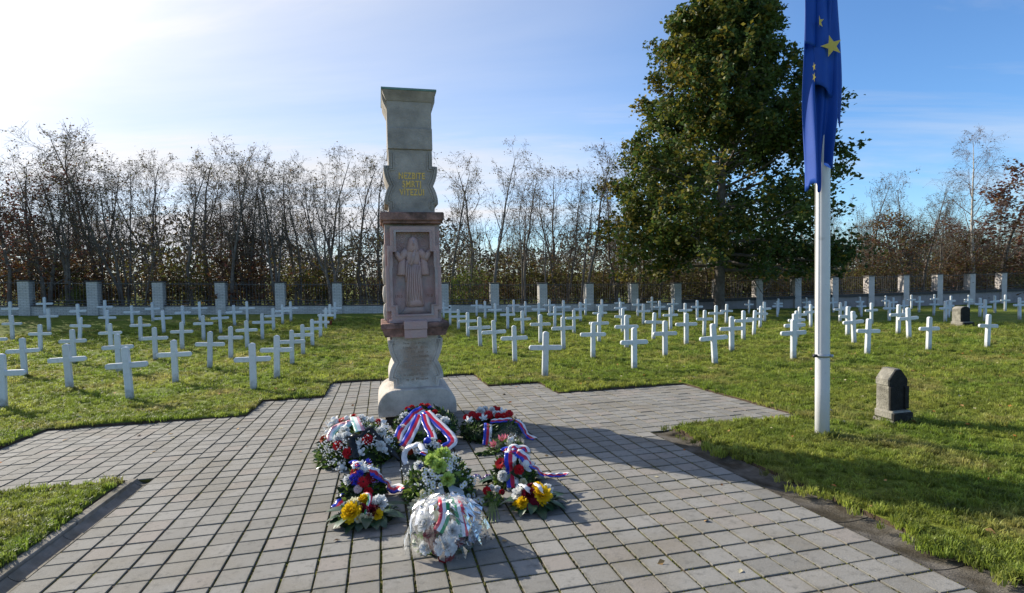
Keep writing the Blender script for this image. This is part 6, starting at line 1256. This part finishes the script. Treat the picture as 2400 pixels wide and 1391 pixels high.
def crumple(t, c, L, n, seed, ang):
    q = random.Random(seed); mb = MB()
    for k in range(n):
        an = ang + q.gauss(0, .35); p0 = Vector(c) + Vector((q.gauss(0, .02), q.gauss(0, .02), 0)); d_ = Vector((math.cos(an), math.sin(an), q.uniform(.1, .5))); s = Vector((-math.sin(an), math.cos(an), q.uniform(-.6, .6))).normalized(); l2 = L * q.uniform(.6, 1.1); w = .03 * q.uniform(.5, 1.3)
        P_ = [p0 - s * .008, p0 + s * .008, p0 + d_ * l2 * .5 + s * w + Vector((0, 0, q.uniform(-.01, .03))), p0 + d_ * l2 * .5 - s * w, p0 + d_ * l2 + s * w * 1.3, p0 + d_ * l2 - s * w * .9 + Vector((0, 0, .015))]
        P_ = [Vector((p.x, p.y, max(p.z, .006))) for p in P_]; mb.add(P_, [(0, 1, 2), (0, 2, 3), (3, 2, 4), (3, 4, 5)])
    return mb
crumple(t, (.10, -.13, .06), .13, 12, 3, -.9).build('cellophane_tuft', glassy('creased_cellophane', .3, (.9, .9, .92)), t)
d = A('w12'); t, rad = spray('w12', 'flower_bouquet', 'pink lily bouquet in a cellophane cone behind the right arrangement', 160, 52, [M['g1'], M['g2']], [.6, .4], .035); dots(t, [((.08, .0, .1), .08, 50, .006)], FM['white'], 12)
mb = MB(); mb.add([(-.20, -.10, .02), (.0, -.16, .01), (.22, -.02, .02), (.26, .10, .16), (.10, .16, .24), (-.12, .05, .15)], [(0, 1, 5), (1, 4, 5), (1, 2, 3), (1, 3, 4)]); mb.build('cellophane_wrap', M['cello'], t)
# loose hand bouquet
d = A('w11'); t = pave_thing('flower_bouquet', 'small loose bouquet of a red rose and white flowers with bare stems', 'flower bouquet', *d['c'])
add_heads(t, d['heads']); foliage(t, (.09, .13, .08), 130, .03, [M['g1'], M['g3'], M['g2']], 61)
bx, by = d['stem'][0]
for k in range(9):
    ex, ey = d['stem'][1 + k % 3]; hx, hy = d['heads'][k % 5][:2]
    mb = MB(); mb.tube([(hx, hy, .05), (bx + .006 * (k - 4), by, .03 + .004 * (k % 3)), (ex + .01 * (k - 4), ey + .02 * (k % 3), .008)], .0032, 5); mb.build('stem', M['stem'], t)
d = A('wavy'); t = pave_thing('loose_ribbon', 'thin wavy violet and white ribbon lying on the paving', 'ribbon', *d['c'])
for p, w, st, e in d['ribs']: ribbon(t, p, w, st)
# fir sprig behind the middle bouquets
t = pave_thing('fir_sprig', 'dark fir sprig lying flat on the paving right of the leaning wreath', 'sprig', 1.72, 2.22); foliage(t, (.13, .05, .03), 160, .035, [M['fir'], M['g1']], 71, 'needles')

# ------------------------------------------------------------------ fallen leaves and petals
q = np.random.default_rng(17); P = []; U = []; V = []; mi = []
for k in range(1500):
    r_ = math.sqrt(q.uniform(4, 400)); th = q.uniform(-.85, .85); x, y = r_ * math.sin(th), r_ * math.cos(th); a, b_ = ab_of(x, y)
    if b_ > 28: continue
    pv = paved(a, b_)
    if pv and q.random() < .82: continue
    z = float(tz_ab(a, b_)) + (.055 if not pv else .006); an = q.uniform(0, 6.28); s = q.uniform(.016, .032) * (1 if r_ < 8 else 1.3)
    P.append((x, y, z)); U.append((math.cos(an) * s, math.sin(an) * s, q.uniform(-.3, .3) * s)); V.append((-math.sin(an) * s * .6, math.cos(an) * s * .6, q.uniform(-.3, .5) * s)); mi.append(q.choice(3, p=[.4, .35, .25]))
me = quads_mesh('fallen_leaves', np.array(P), np.array(U), np.array(V), [mat('fallen_tan', (.34, .20, .075), .8), mat('fallen_orange', (.36, .13, .03), .8), mat('fallen_pale', (.52, .45, .28), .8)], np.array(mi), .35)
tag(obj('fallen_leaves', me), 'scattered fallen autumn leaves on the lawn and paving', None, None, 'stuff')
